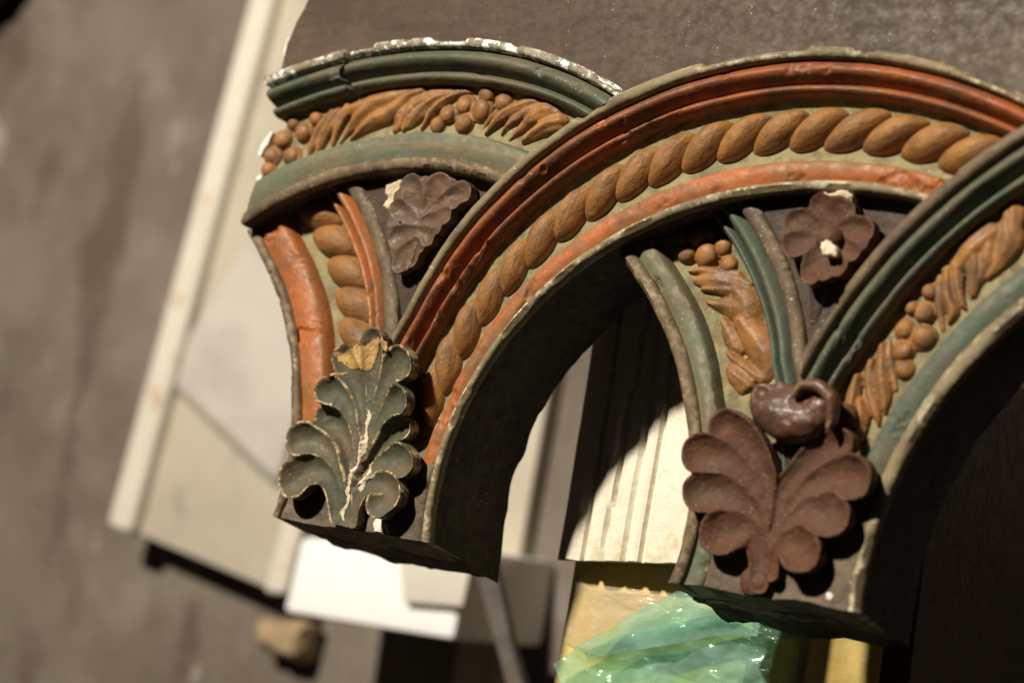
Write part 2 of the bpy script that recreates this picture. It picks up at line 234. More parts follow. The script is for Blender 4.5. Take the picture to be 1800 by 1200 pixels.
M['rim_dark'] = paint('brown_rim', (.138, .092, .046), (.108, .076, .041), (.060, .042, .026), .55, (.46, .35, .21), .20, .8, .62, edge=.6, cs=34)
M['green_c'] = paint('teal_green_paint', (.072, .100, .066), (.056, .082, .056), (.100, .090, .060), .50, (.5, .42, .3), .08, .6, .6, streak=.5, streak_col=(.110, .100, .064))
M['rope'] = paint('orange_rope', (.300, .136, .030), (.225, .100, .026), (.12, .066, .028), .52, None, 0, .4, .52, bump=.6, gs=14, sc=.075, spec=.4)
M['foliage'] = paint('orange_foliage', (.300, .136, .034), (.215, .094, .027), (.11, .062, .028), .56, None, 0, .6, .54, edge=.45, edge_col=(.38, .22, .10), gs=16, spec=.4)
M['berry'] = paint('orange_berry', (.300, .136, .034), (.215, .094, .027), (.11, .062, .028), .55, None, 0, .3, .54, gs=10, sc=.05, spec=.4)
M['wall'] = paint('brown_wall', (.072, .046, .028), (.053, .035, .023), (.092, .068, .049), .34, (.45, .38, .28), .12, .6, .55, bump=.14, gs=3, spec=.2, brush=.6)
M['spandrel'] = paint('spandrel_brown', (.056, .036, .024), (.042, .028, .020), (.070, .050, .036), .42, (.5, .42, .3), .14, .55, .55, gs=10, bump=.5, spec=.2)
M['leaf_green'] = paint('dark_green_leaf', (.096, .086, .050), (.064, .070, .043), (.108, .078, .046), .62, (.6, .45, .25), .10, .6, .6, edge=.9, edge_col=(.56, .42, .23), gs=7, spec=.25)
M['leaf_brown'] = paint('brown_leaf', (.098, .044, .024), (.076, .035, .020), (.090, .056, .034), .54, (.26, .17, .10), .14, .55, .62, gs=10, edge=.35, edge_col=(.20, .11, .06), spec=.18, bump=.7)
M['gloss_brown'] = paint('varnished_brown', (.108, .062, .032), (.085, .050, .027), (.060, .040, .025), .5, (.5, .34, .16), .12, .4, .55, gs=10, coat=.04, edge=.3, edge_col=(.26, .15, .08), bump=.6)
M['bud'] = paint('varnished_bud', (.115, .048, .028), (.085, .038, .024), (.060, .036, .024), .55, (.45, .28, .11), .18, .4, .42, gs=10, coat=.14, edge=.6, edge_col=(.46, .29, .12), bump=.6)
M['plaster'] = paint('bare_plaster', (.68, .58, .42), (.58, .47, .32), (.38, .28, .16), .4, None, 0, .4, .75, bump=1.0)
M['ochre'] = paint('ochre_ground', (.46, .29, .10), (.38, .23, .085), (.16, .09, .04), .5, (.05, .045, .032), .30, .4, .62, bump=.8, cs=30)
M['core'] = paint('shade_dark_plaster_core', (.058, .046, .036), (.042, .034, .027), (.022, .018, .015), .5, (.42, .36, .27), .10, .6, .8, bump=1.2, gs=7)  # plaster darkened towards black: the shade of the unlit soffits is in the colour
M['white_chip'] = paint('white_plaster_chip', (.80, .77, .72), (.70, .66, .58), (.45, .36, .26), .35, None, 0, .3, .8, bump=1.0, gs=20)
M['foot'] = paint('foot_plaster', (.155, .118, .075), (.115, .088, .058), (.075, .055, .038), .55, (.55, .45, .32), .30, .8, .7, gs=9, bump=.9, cs=16)

def simple(name, c1, c2, scale=8, rough=.7, bump=.4, dist=.002, sc=1/K, c3=None, lo=.35, hi=.65):
    m, nt, bs = newmat(name); t = NT(nt, scale=sc)
    c = t.mix(t.ramp(t.noise(scale, 8, .65), lo, hi), c1, c2)
    if c3: c = t.mix(t.ramp(t.noise(scale*2.7, 6, .6), .56, .7), c, c3)
    t.l(c, bs.inputs['Base Color'])
    t.l(t.ramp(t.noise(scale*3), .3, .7, rough-.1, rough+.1), bs.inputs['Roughness'])
    t.l(t.bump(t.noise(scale*6, 6), bump, dist), bs.inputs['Normal'])
    return m

# ---------------------------------------------------------------- object helpers
def link(o, parent=None):
    col.objects.link(o)
    if parent: o.parent = parent
    return o
def meshobj(name, verts, faces, mat, parent=None, smooth=True, sharp=40, uv=None):
    me = bpy.data.meshes.new(name)
    me.from_pydata((np.asarray(verts)*K).tolist(), [], [tuple(int(i) for i in f) for f in faces])
    me.materials.append(mat)
    if uv is not None:
        ul = me.uv_layers.new(name='UVMap')
        li = np.empty(len(me.loops), int); me.loops.foreach_get('vertex_index', li)
        ul.data.foreach_set('uv', np.asarray(uv)[li].ravel())
    bm = bmesh.new(); bm.from_mesh(me); bmesh.ops.recalc_face_normals(bm, faces=bm.faces[:]); bm.to_mesh(me); bm.free()
    if smooth:
        me.polygons.foreach_set('use_smooth', [True]*len(me.polygons))
        me.set_sharp_from_angle(angle=math.radians(sharp))
    o = bpy.data.objects.new(name, me)
    return link(o, parent)
def empty(name, loc=(0, 0, 0)):
    o = bpy.data.objects.new(name, None); o.location = Vector(loc)*K; o.empty_display_size = .05
    return link(o)
def tag(o, label, cat, group=None, kind=None):
    o['label'] = label; o['category'] = cat
    if group: o['group'] = group
    if kind: o['kind'] = kind
    return o

# ---------------------------------------------------------------- arch bands
def rad(pl, th):
    m, hw, co = pl[0], pl[1], pl[2:]
    return np.polyval(co, np.clip((th-m)/hw, -1.05, 1.05))
def at(b, th, s):
    B = BANDS[b]; cx, cy = CTR[B['k']]
    ro, ri = rad(B['o'], th), rad(B['i'], th)
    r = ro*(1-s)+ri*s
    return np.stack([cx+r*np.cos(th), cy+r*np.sin(th)], -1)
def over(b, p, side):
    """signed distance of points outside the outer / inside the inner edge of band b"""
    B = BANDS[b]; cx, cy = CTR[B['k']]
    d = np.hypot(p[...,0]-cx, p[...,1]-cy); th = np.arctan2(p[...,1]-cy, p[...,0]-cx)
    th = np.where(th < -1.2, th+2*np.pi, th)
    return d-rad(B['o'], th) if side == 'o' else rad(B['i'], th)-d
YB = -0.034
def foot_y(x):
    x = np.asarray(x, float)
    return YB+.010*fbm(np.c_[x.ravel(), x.ravel()*0], 9, 55, 4).reshape(x.shape)
def break_side(p):
    """positive to the right of the broken left edge"""
    br = np.array(BREAK); ys = br[::-1,1]; xs = br[::-1,0]
    o = np.argsort(ys); return p[...,0]-np.interp(p[...,1], ys[o], xs[o])
def valid(b, p):
    x, y = p[...,0], p[...,1]
    if b == 'A_up': return np.minimum(over('B_up', p, 'o')+.006, break_side(p))
    if b == 'A_low': return np.minimum(np.minimum(over('B_up', p, 'i')+.010, FOOTX[1]-x), y-foot_y(x))
    if b == 'Z_low': return np.minimum(np.minimum(over('A_up', p, 'i')+.010, FOOTX[0]-x), y-foot_y(x))
    if b == 'B_up': return np.minimum(np.minimum(over('C_up', p, 'o')+.006, x-FOOTX[0]), y-foot_y(x))
    if b == 'C_up': return np.minimum(np.minimum(2.5-x, x-FOOTX[1]), y-foot_y(x))
    if b == 'B_low': return np.minimum(np.minimum(over('C_up', p, 'i')+.010, 2.06-x), y-foot_y(x))
MID = dict(A_up=1.75, A_low=.35, Z_low=.35, B_up=1.7, C_up=2.2, B_low=.25)
BANDS['B_low'] = dict(k='B', o=[0, 1, 1.12], i=[0, 1, .81])
HDROP = .045
def lowramp(y):
    t = np.clip((y-.22)/.36, 0, 1); return -HDROP*t*t*(3-2*t)
def limits(b, s):
    th = np.linspace(-.35, math.pi+.35, 1600)
    g = valid(b, at(b, th, s))
    i = int(np.argmin(np.abs(th-MID[b])))
    if g[i] <= 0:
        ok = np.where(g > 0)[0]
        if len(ok) == 0: return None
        i = ok[np.argmin(np.abs(ok-i))]
    a = i
    while a > 0 and g[a-1] > 0: a -= 1
    c = i
    while c < len(th)-1 and g[c+1] > 0: c += 1
    t0 = th[a] if a == 0 else th[a-1]+(th[a]-th[a-1])*(-g[a-1])/(g[a]-g[a-1])
    t1 = th[c] if c == len(th)-1 else th[c]+(th[c+1]-th[c])*g[c]/(g[c]-g[c+1])
    return t0, t1

def arc(s0, s1, z0, z1, h, n):
    u = np.linspace(0, 1, n)
    return [(s0+(s1-s0)*a, z0+(z1-z0)*a+h*math.sin(math.pi*a)) for a in u]
def remap(b, s):
    a, i0, i1 = {'A_up': (.082, .69, .900), 'A_low': (.125, .745, .895), 'Z_low': (.125, .69, .915), 'B_low': (.12, .70, .885), 'C_up': (.095, .72, .895)}.get(b, (.088, .765, .925))
    return float(np.interp(s, [0, .071, .317, .785, .938, 1], [0, a, .317, i0, i1, 1]))
PROF = {
 'outer_rim': [(0, -.15), (0, -.09), (0, -.05), (0, -.03), (0, -.014), (.004, -.005), (.012, -.001), (.024, .001), (.036, .002), (.048, .001), (.058, -.001), (.065, -.007), (.069, -.016), (.071, -.024)],
 'outer_roll': [(.071, -.024)]+arc(.075, .222, -.022, -.036, .026, 18)+[(.227, -.041)]+arc(.231, .308, -.037, -.038, .014, 10)+[(.314, -.052), (.317, -.064)],
 'arch_band': [(.317, -.064)]+arc(.33, .775, -.066, -.066, -.006, 18)+[(.785, -.066)],
 'inner_roll': [(.785, -.066), (.788, -.054)]+[(.79+.145*u, -.046+.022*min(1, u/.10)**.6+.006*math.sin(math.pi*u)) for u in np.linspace(0, 1, 16)]+[(.938, -.022)],
 'inner_rim': [(.938, -.022), (.941, -.014), (.950, -.010), (.962, -.008), (.975, -.008), (.986, -.010), (.994, -.014), (1.0, -.024), (1.0, -.034)],
 'soffit': [(1.0, -.034), (1.0, -.05), (1.0, -.07), (1.0, -.09), (1.0, -.115), (1.0, -.14), (1.0, -.165), (1.0, -.19)],
}
MATS = {
 'A_up': ('rim_white', 'green', 'cream', 'green_b', 'rim_dark'),
 'A_low': ('rim_dark', 'green_c', 'cream', 'green_b', 'rim_dark'),
 'C_up': ('rim_dark', 'green', 'cream', 'green_c', 'rim'),
 'B_up': ('rim', 'red', 'cream', 'red_b', 'rim'),
 'B_low': ('rim_dark', 'red_b', 'cream', 'red_b', 'rim_dark'),
 'Z_low': ('rim_dark', 'red_b', 'cream', 'red_b', 'rim_dark'),
}
def sweep(b, part, mat, parent):
    prof = [(remap(b, s), z) for s, z in PROF[part]]
    lims = [limits(b, s) for s, z in prof]
    keep = [j for j, l in enumerate(lims) if l]
    prof = [prof[j] for j in keep]; lims = [lims[j] for j in keep]
    ro = 1.0
    n = int(max((t1-t0) for t0, t1 in lims)*ro/.0042)+2
    J = len(prof)
    u = np.linspace(0, 1, n)
    V = np.zeros((n, J, 3)); UV = np.zeros((n, J, 2))
    seed = {'A_up': 1, 'A_low': 2, 'Z_low': 3, 'B_up': 4, 'C_up': 5, 'B_low': 6}[b]*31
    for j, ((s, z), (t0, t1)) in enumerate(zip(prof, lims)):
        th = t0+(t1-t0)*u
        # a hand-modelled wander of the moulding lines, shared by neighbours through s
        q = np.stack([th*1.0, np.full(n, s*2.0)], -1)
        ds = .010*fbm(q, 5, seed, 3) if 0 < s < 1 else .006*fbm(q, 9, seed, 3)
        P2 = at(b, th, s+ds)
        zz = np.full(n, z)
        if b.endswith('low'): zz = zz+lowramp(P2[:,1])
        pn = np.c_[P2, zz]
        if z > -.085: zz = zz+.0035*fbm(pn, 9, seed+3, 3)+.0016*fbm(pn, 45, seed+5, 3)
        if part in ('outer_roll', 'inner_roll'):
            zz = zz-.007*np.clip((fbm(pn, 17, seed+21, 4)-.30)*7, 0, 1)
        if part == 'outer_rim' and z > -.03:
            cn = fbm(np.stack([th, np.zeros(n)], -1), 13 if b == 'A_up' else 10, seed+9, 4)
            a = np.clip((cn-(.10 if b == 'A_up' else .20))*7, 0, 1)*max(0, 1-s/.05)
            zz = zz-.016*a
            P2 = at(b, th, s+ds+.018*a)
        if part == 'inner_rim' and s > .96 and z > -.03:
            cn = fbm(np.stack([th, np.ones(n)], -1), 12, seed+9, 4)
            zz = zz-.006*np.clip((cn-.10)*4, 0, 1)
        if b == 'A_up' and s < .45:
            cr = np.array(CRACK); c = np.array(CTR['A'])
            cth = np.arctan2(cr[:,1]-c[1], cr[:,0]-c[0]); crr = np.hypot(*(cr-c).T)
            rr = np.hypot(*(P2-c).T); o = np.argsort(crr)
            cc = np.interp(rr, crr[o], cth[o])+.006*vnoise(np.c_[rr*40, rr*0], 1, 5)
            wd = .0052+.002*vnoise(np.c_[rr*30, rr*0+3], 1, 8)
            zz = zz-.05*np.clip(1.35-np.abs(th-cc)/wd, 0, 1)
        V[:, j, :2] = P2; V[:, j, 2] = zz
        UV[:, j, 0] = th; UV[:, j, 1] = s
    verts = V.reshape(-1, 3); uv = UV.reshape(-1, 2)
    faces = []
    idx = np.arange(n*J).reshape(n, J)
    for i in range(n-1):
        for j in range(J-1): faces.append((idx[i,j], idx[i,j+1], idx[i+1,j+1], idx[i+1,j]))
    # broken or butted ends go down into the block
    for row in (0, n-1):
        base = len(verts)
        low = V[row].copy(); low[:, 2] = np.minimum(low[:, 2]-.002, -.17)
        low[:, 1] -= .030*np.clip((.01-low[:, 1])/.03, 0, 1)
        verts = np.r_[verts, low]; uv = np.r_[uv, UV[row]]
        for j in range(J-1): faces.append((idx[row,j], idx[row,j+1], base+j+1, base+j))
    return meshobj(part, verts, faces, mat, parent, uv=uv, sharp=48)

root = empty('arcade_fragment')
tag(root, 'broken carved plaster arcade with interlaced red and green painted arches and leaf capitals', 'carving')
band = {}
LAB = {'A_up': 'green moulded arch with flaking white rim, crossing under the red arch',
       'A_low': 'green limb of the arch, emerging below the red arch', 'Z_low': 'red rope-filled limb above the green leaf capital',
       'B_up': 'red moulded arch filled with orange rope', 'C_up': 'green moulded arch crossing over the red arch', 'B_low': 'red limb below the green arch'}
for b in ('Z_low', 'A_up', 'A_low', 'B_up', 'C_up', 'B_low'):
    ms = MATS[b]
    o = sweep(b, 'arch_band', M[ms[2]], root)
    o['label'] = LAB[b]
    band[b] = o
    for part, mi in (('outer_rim', 0), ('outer_roll', 1), ('inner_roll', 3), ('inner_rim', 4)):
        sweep(b, part, M[ms[mi]], o)
    sweep(b, 'soffit', M['core'], o)  # soffit strip split from the rim so its shade is painted dark

# ---------------------------------------------------------------- the plaster block behind
def extrude_poly(name, pts, z0, z1, mat, parent, jit=0., seed=0, wave=0., shear=0.):
    """solid slab from a plan outline, front at z0 and back at z1, with rough side walls"""
    pts = np.array(pts)
    out = []
    for a, b_ in zip(pts, np.roll(pts, -1, 0)):
        d = np.linalg.norm(b_-a); m = max(1, int(d/.012))
        for i in range(m): out.append(a+(b_-a)*i/m)
    P2 = np.array(out); n = len(P2)
    L = 7
    rows = []
    for k in range(L):
        z = z0+(z1-z0)*k/(L-1)
        q = np.c_[P2, np.full(n, z)]
        off = jit*np.c_[fbm(q, 14, seed, 4), fbm(q, 14, seed+50, 4)] if (jit and k > 0) else 0
        if shear: off = off+np.c_[np.zeros(n), -shear*(z/-.335)*np.clip((.03-P2[:, 1])/.05, 0, 1)*(1+.35*fbm(q, 9, 3, 3))]
        rows.append(np.c_[P2+off, np.full(n, z)+(wave*fbm(q, 8, seed+9, 3) if k == L-1 else 0)])
    V = np.concatenate(rows)
    F = []
    for k in range(L-1):
        for i in range(n):
            j = (i+1) % n
            F.append((k*n+i, k*n+j, (k+1)*n+j, (k+1)*n+i))
    tri = geometry.tessellate_polygon([[Vector((*q, 0)) for q in P2]])
    for t in tri:
        F.append(tuple(t)); F.append(tuple((L-1)*n+i for i in t))
    return meshobj(name, V, F, mat, parent, sharp=40)
def inner_curve(b, th0, th1, n, s=.985):
    return [tuple(at(b, np.array(t), s)) for t in np.linspace(th0, th1, n)]
def foot_line(xa, xb, n=26):
    return [(x, float(foot_y(x))+.004) for x in np.linspace(xa, xb, n)][1:-1]
def apex(b1, b2, s):
    """where the soffits of the two limbs meet over an opening: angle on each"""
    th = np.linspace(.1, 1.4, 600); p = at(b1, th, s); g = over(b2, p, 'i')
    i = int(np.argmax(g < -.0)) if (g < 0).any() else len(th)-1
    q = p[i]; c = CTR[BANDS[b2]['k']]
    return th[i], math.atan2(q[1]-c[1], q[0]-c[0])
S_ = .985
tl = -.035
out = []
# left outline: foot 1 up the left limb, then the broken edge, then the wall
out += inner_curve('Z_low', -.045, .60, 30, S_)
out += [(x+.012, y) for x, y in BREAK[::-1]][1:]
out += [(x, y) for x, y in WALLBREAK[1:]]
out += [(-.42, 1.62), (.4, 1.66), (1.3, 1.64), (2.5, 1.66), (2.5, .80)]
out += [tuple(q) for q in inner_curve('C_up', 1.0, .55, 14, S_)]
t1, t2 = apex('B_low', 'C_up', S_)
out = out[:-14]
out += [(2.46, .5), (2.36, .2)] + [(2.30, YB)] + [(2.06, YB)] + foot_line(2.06, CTR['B'][0]+.815) + inner_curve('B_low', -.04, t1, 20, S_)
out += inner_curve('C_up', t2, math.pi+.045, 60, S_)
a0 = at('C_up', np.array(math.pi+.045), S_)[0]; a1 = at('A_low', np.array(-.045), S_)[0]
out += foot_line(a0, a1)
t1, t2 = apex('A_low', 'B_up', S_)
out += inner_curve('A_low', -.045, t1, 40, S_)[:-1]
out += inner_curve('B_up', t2, math.pi+.045, 60, S_)
a0 = at('B_up', np.array(math.pi+.045), S_)[0]; a1 = at('Z_low', np.array(-.045), S_)[0]
out += foot_line(a0, a1)
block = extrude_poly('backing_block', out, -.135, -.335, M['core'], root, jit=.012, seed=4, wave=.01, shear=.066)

# flat wall above the arches: its lower edge is hidden under the mouldings
wl = []
wl += [tuple(q) for q in WALLBREAK[::-1]]
wl += [tuple(q) for q in (at('A_up', np.array(t), .03) for t in np.linspace(2.3, 1.0, 60)) if break_side(q) > .02 and over('B_up', q, 'o') > -.008]
wl += [tuple(q) for q in (at('B_up', np.array(t), .03) for t in np.linspace(2.3, .9, 80)) if over('A_up', q, 'o') > -.008 and over('C_up', q, 'o') > -.008]
wl += [tuple(q) for q in (at('C_up', np.array(t), .03) for t in np.linspace(2.3, 1.15, 40)) if over('B_up', q, 'o') > -.008]
wl += [(2.49, 1.65), (1.3, 1.635), (.4, 1.655), (-.41, 1.615)]
wall = extrude_poly('wall_panel', wl, -.030, -.140, M['wall'], root, jit=.006, seed=9)

def spandrel(bl, br, btop, mat):
    """sunk three-cornered panel between two rising limbs under a crossing arch"""
    th = np.linspace(.2, 1.3, 400); s = .05
    L = at(bl, th, s); L = L[(over(btop, L, 'i') > -.03) & (L[:,0] < FOOTX[0 if bl == 'Z_low' else 1]+.0) & (L[:,1] > .3)]
    th2 = np.linspace(math.pi-.2, 1.5, 400)
    Rr = at(br, th2, s); Rr = Rr[(over(btop, Rr, 'i') > -.03) & (Rr[:,0] > FOOTX[0 if bl == 'Z_low' else 1]-.0) & (Rr[:,1] > .3)]
    c = CTR[BANDS[btop]['k']]
    a0 = math.atan2(L[-1][1]-c[1], L[-1][0]-c[0]); a1 = math.atan2(Rr[-1][1]-c[1], Rr[-1][0]-c[0])
    top = [tuple(at(btop, np.array(t), .91)) for t in np.linspace(a0, a1, 20)]
    pts = [tuple(q) for q in L[::8]]+top+[tuple(q) for q in Rr[::-8]]
    return extrude_poly('spandrel_panel', pts, -.060, -.140, mat, root)
sp1 = spandrel('Z_low', 'B_up', 'A_up', M['spandrel'])
sp2 = spandrel('A_low', 'C_up', 'B_up', M['spandrel'])

# ---------------------------------------------------------------- carved relief
def resample(st, m=30):
    st = np.array(st, float)
    if len(st) == 1: return st
    pts = np.r_[[2*st[0]-st[1]], st, [2*st[-1]-st[-2]]]
    t = np.linspace(0, len(st)-1, m); i = np.minimum(t.astype(int), len(st)-2); f = (t-i)[:, None]
    p0, p1, p2, p3 = pts[i], pts[i+1], pts[i+2], pts[i+3]
    r = .5*((2*p1)+(-p0+p2)*f+(2*p0-5*p1+4*p2-p3)*f*f+(-p0+3*p1-3*p2+p3)*f**3)
    r[:, 2] = np.maximum(r[:, 2], .002)
    return r
EV = {}
def relief(name, strokes, mode, mat, parent, z0=0., step=.0042, base=-.08, thick=None, cup=.5, hgt=.8, tip=0., seed=1,
           lip=.16, rough=.0012, zs=None, dome=0., soft=26., wide=1., groove=0., follow=None, ragged=.004, clip=False, lipat=.86, smooth=1, rfreq=18, fill=(), ridge=0., dents=(), line=0.):
    """carved ornament: strokes [(x, y, r)...] each a lobe (scooped like a spoon, or rounded), merged into one surface"""
    S = [resample(s) for s in strokes]
    for s_ in S:
        s_[:, 2] *= 1+(wide-1)*np.sin(np.pi*np.linspace(.12, .88, len(s_))) if len(s_) > 1 else wide
    FS = [resample(f_) for f_ in fill]
    allp = np.concatenate(S+FS)
    ce = np.average(allp[:, :2], axis=0)
    lo = (allp[:, :2]-allp[:, 2:]).min(0)-step*2; hi = (allp[:, :2]+allp[:, 2:]).max(0)+step*2
    def ev(p):
        dn = np.full((len(S), len(p)), 9.); zz = np.zeros((len(S), len(p)))
        pw = p+ragged*np.c_[fbm(p, rfreq, seed, 3), fbm(p, rfreq, seed+7, 3)]
        for i, s in enumerate(S):
            d = np.hypot(pw[:, None, 0]-s[None, :, 0], pw[:, None, 1]-s[None, :, 1])/s[None, :, 2]
            k = d.argmin(1); dn[i] = d[np.arange(len(p)), k]
            fr = k/max(1, len(s)-1); rr = s[k, 2]; q = np.minimum(dn[i], 1)
            zi = (zs[i] if zs else 0)+tip*fr*fr
            if mode == 'cup':
                zz[i] = zi+cup*rr*q*q-lip*rr*np.clip((q-lipat)/(1-lipat), 0, 1)**2
                if line: zz[i] -= line*rr*np.exp(-((q-.70)/.07)**2)*np.clip(1.3-fr*1.2, 0, 1)
            else:
                zz[i] = zi+hgt*rr*((1-ridge)*np.sqrt(np.maximum(0, 1-q*q*.985))+ridge*(1-q**1.25))
                if groove: zz[i] -= groove*rr*(.5-.5*np.cos(q*2*math.pi*1.75))*(1-q*q)
        F = dn.min(0); Fz = F
        for s in FS:
            F = np.minimum(F, (np.hypot(pw[:, None, 0]-s[None, :, 0], pw[:, None, 1]-s[None, :, 1])/s[None, :, 2]).min(1))
        if mode == 'cup':
            wt = np.exp(-soft*(dn-Fz)); wt *= dn < 2.6
            wt = np.maximum(wt, 1e-12)
            z = (wt*zz).sum(0)/wt.sum(0)
        else:
            zz = np.where(dn <= 1.0, zz, -9)
            near = dn.argmin(0)
            z = np.where((dn <= 1).any(0), zz.max(0), 0.0+(np.array(zs)[near] if zs else 0))
        if clip: F = np.maximum(F, 1-(p[:, 1]-foot_y(p[:, 0])-.003)*25)
        if follow: z = z+follow(p)[1]
        for (dx_, dy_, dr_), in dents: z = z-.9*dr_*np.exp(-(((p[:, 0]-dx_)**2+(p[:, 1]-dy_)**2)/dr_**2)**2)
        return F, z0+z
    nx, ny = int((hi[0]-lo[0])/step)+2, int((hi[1]-lo[1])/step)+2
    gx, gy = np.meshgrid(lo[0]+np.arange(nx)*step, lo[1]+np.arange(ny)*step, indexing='ij')
    P2 = np.c_[gx.ravel(), gy.ravel()]
    F, _ = ev(P2)
    ins = (F < 1).reshape(nx, ny)
    cnt = ins[:-1,:-1].astype(int)+ins[1:,:-1]+ins[1:,1:]+ins[:-1,1:]
    cell = cnt >= 2
    used = np.zeros((nx, ny), bool)
    used[:-1,:-1] |= cell; used[1:,:-1] |= cell; used[1:,1:] |= cell; used[:-1,1:] |= cell
    # outline vertices: used vertices with a missing cell around them
    full = np.zeros((nx, ny), int)
    full[:-1,:-1] += cell; full[1:,:-1] += cell; full[1:,1:] += cell; full[:-1,1:] += cell
    bnd = used & (full < 4)
    bi = np.where(bnd.ravel())[0]
    for it in range(4):
        q = P2[bi]; e = step*.3
        F0 = ev(q)[0]; g = np.c_[(ev(q+[e, 0])[0]-F0)/e, (ev(q+[0, e])[0]-F0)/e]
        g2 = (g**2).sum(1)+1e-6
        dlt = ((F0-.995)/g2)[:, None]*g
        ln = np.hypot(*dlt.T)[:, None]+1e-9
        P2[bi] = q-dlt*np.minimum(1, step*.7/ln)
    F, z = ev(P2)
    z2 = z.reshape(nx, ny)
    for _ in range(smooth):
        zp = z2.copy()
        zp[1:-1, 1:-1] = (z2[:-2, 1:-1]+z2[2:, 1:-1]+z2[1:-1, :-2]+z2[1:-1, 2:]+2*z2[1:-1, 1:-1])/6
        z2 = np.where(full == 4, zp, z2)
    z = z2.ravel()
    ui = np.where(used.ravel())[0]
    mp = -np.ones(nx*ny, int); mp[ui] = np.arange(len(ui))
    top = np.c_[P2[ui], z[ui]]
    top[:, 2] += rough*fbm(top, 30, seed+3, 3)+.0006*fbm(top, 110, seed+4, 2)
    bot = top.copy()
    bot[:, 2] = top[:, 2]-(thick if thick else .006) if (thick or follow) else np.minimum(base, top[:, 2]-.002)
    N = len(top)
    idx = np.arange(nx*ny).reshape(nx, ny)
    ci, cj = np.where(cell)
    q = np.stack([mp[idx[ci, cj]], mp[idx[ci+1, cj]], mp[idx[ci+1, cj+1]], mp[idx[ci, cj+1]]], 1)
    F_ = [tuple(a) for a in q]
    if thick: F_ += [tuple(a+N) for a in q[:, ::-1]]
    ed = {}
    for a in q:
        for k in range(4):
            e = (a[k], a[(k+1) % 4]); r = (e[1], e[0])
            if r in ed: del ed[r]
            else: ed[e] = 1
    bmid = {}
    V = [top, bot]; nv = 2*N
    # rounded edge: a bulged middle row round the outline
    outl = sorted({i for e in ed for i in e})
    if outl:
        mid = top[outl]*.5+bot[outl]*.5
        V.append(mid)
        for k, i in enumerate(outl): bmid[i] = nv+k
    for a, b_ in ed:
        F_.append((b_, a, bmid[a], bmid[b_])); F_.append((bmid[b_], bmid[a], a+N, b_+N))
    o = meshobj(name, np.concatenate(V), F_, mat, parent, sharp=52)
    EV[o.name] = ev
    return o

# the flat of each foot below the mouldings
def foot_face(bl, br, xl, xr, ytop, mat, seed):
    th = np.linspace(-.2, .9, 500)
    L = at(bl, th, xl); Rr = at(br, math.pi-th, xr)
    ny, nx = 60, 90
    t, q = [a.ravel() for a in np.meshgrid(np.linspace(0, 1, ny), np.linspace(0, 1, nx), indexing='ij')]
    y = YB+.004+(ytop-YB-.004)*t
    x0 = np.interp(y, L[:, 1], L[:, 0]); x1 = np.interp(y, Rr[:, 1], Rr[:, 0])
    x = x0+(x1-x0)*q
    fy = foot_y(x); y = np.where(t == 0, fy, np.maximum(y, fy))
    e = np.minimum(q, 1-q)
    z = -.010-.008*np.sin(math.pi*q)-.05*np.maximum(0, (t-.62)/.38)**2-.03*np.maximum(0, 1-e/.05)
    V = np.c_[x, y, z]
    V[:, 2] += .010*fbm(V, 11, seed, 4)+.003*fbm(V, 50, seed+2, 3)
    lowv = V[:nx].copy(); lowv[:, 2] = -.2; lowv[:, 1] -= .036
    V = np.r_[V, lowv]
    F = [(i*nx+j, i*nx+j+1, (i+1)*nx+j+1, (i+1)*nx+j) for i in range(ny-1) for j in range(nx-1)]
    F += [(j+1, j, ny*nx+j, ny*nx+j+1) for j in range(nx-1)]
    return meshobj('foot_face', V, F, mat, root, sharp=50)
foot_face('Z_low', 'B_up', .95, .985, .20, M['foot'], 201)
foot_face('A_low', 'C_up', .80, .985, .22, M['foot'], 202)

# leaf capital on the first foot
cap1 = relief('leaf_capital', LEAF1, 'cup', M['leaf_green'], root, z0=-.006, step=.0034, thick=.034, cup=.74, tip=.018, seed=3, lip=.16, rough=.004, wide=1.16, clip=True, soft=44, lipat=.92, smooth=1, line=.10,
              zs=[.005, .008, -.010, .010, .004, .010, .012, .010, -.012, .008, .012, .0])
cap1['label'] = 'dark green leaf capital with worn ochre tips and pale rib'
e1 = EV[cap1.name]
relief('rib', RIB1, 'round', M['plaster'], cap1, z0=.001, step=.0024, hgt=.20, seed=5, follow=e1, ragged=.014, rough=.001, rfreq=40)
relief('paint_loss', CHIP1, 'round', M['ochre'], cap1, z0=.0015, step=.0026, hgt=.05, seed=6, follow=e1, ragged=.030, rfreq=34, rough=.003)
# leaf capital on the second foot
cap2 = relief('leaf_capital', LEAF2, 'cup', M['leaf_brown'], root, z0=-.010, step=.0030, thick=.036, fill=FILL2, cup=.62, tip=.020, seed=8, lip=.16, rough=.003, wide=1.26, clip=True, soft=44, lipat=.92, smooth=1, line=.10,
              zs=[.0, .006, .010, .008, .0, .010, .012, .008])
cap2['label'] = 'red brown leaf capital with eight scooped lobes'
relief('stem', STEM2, 'round', M['leaf_brown'], cap2, z0=-.03, step=.0034, base=-.1, hgt=.70, seed=9, clip=True)
for k, st in enumerate(NOD2):
    relief('bud_stalk', [st], 'round', M['leaf_brown'], cap2, z0=-.045, step=.004, base=-.1, hgt=1.0, seed=20+k)
bud = relief('curled_bud', BUD, 'round', M['bud'], root, dents=BUDDENT, z0=.018, step=.0032, thick=None, base=.0, hgt=.80, seed=12, rough=.009, ragged=.012, smooth=3)
relief('curl', BUDCURL, 'round', M['bud'], bud, z0=.052, step=.0028, base=.03, hgt=1.1, seed=13, rough=.003, ragged=.007)

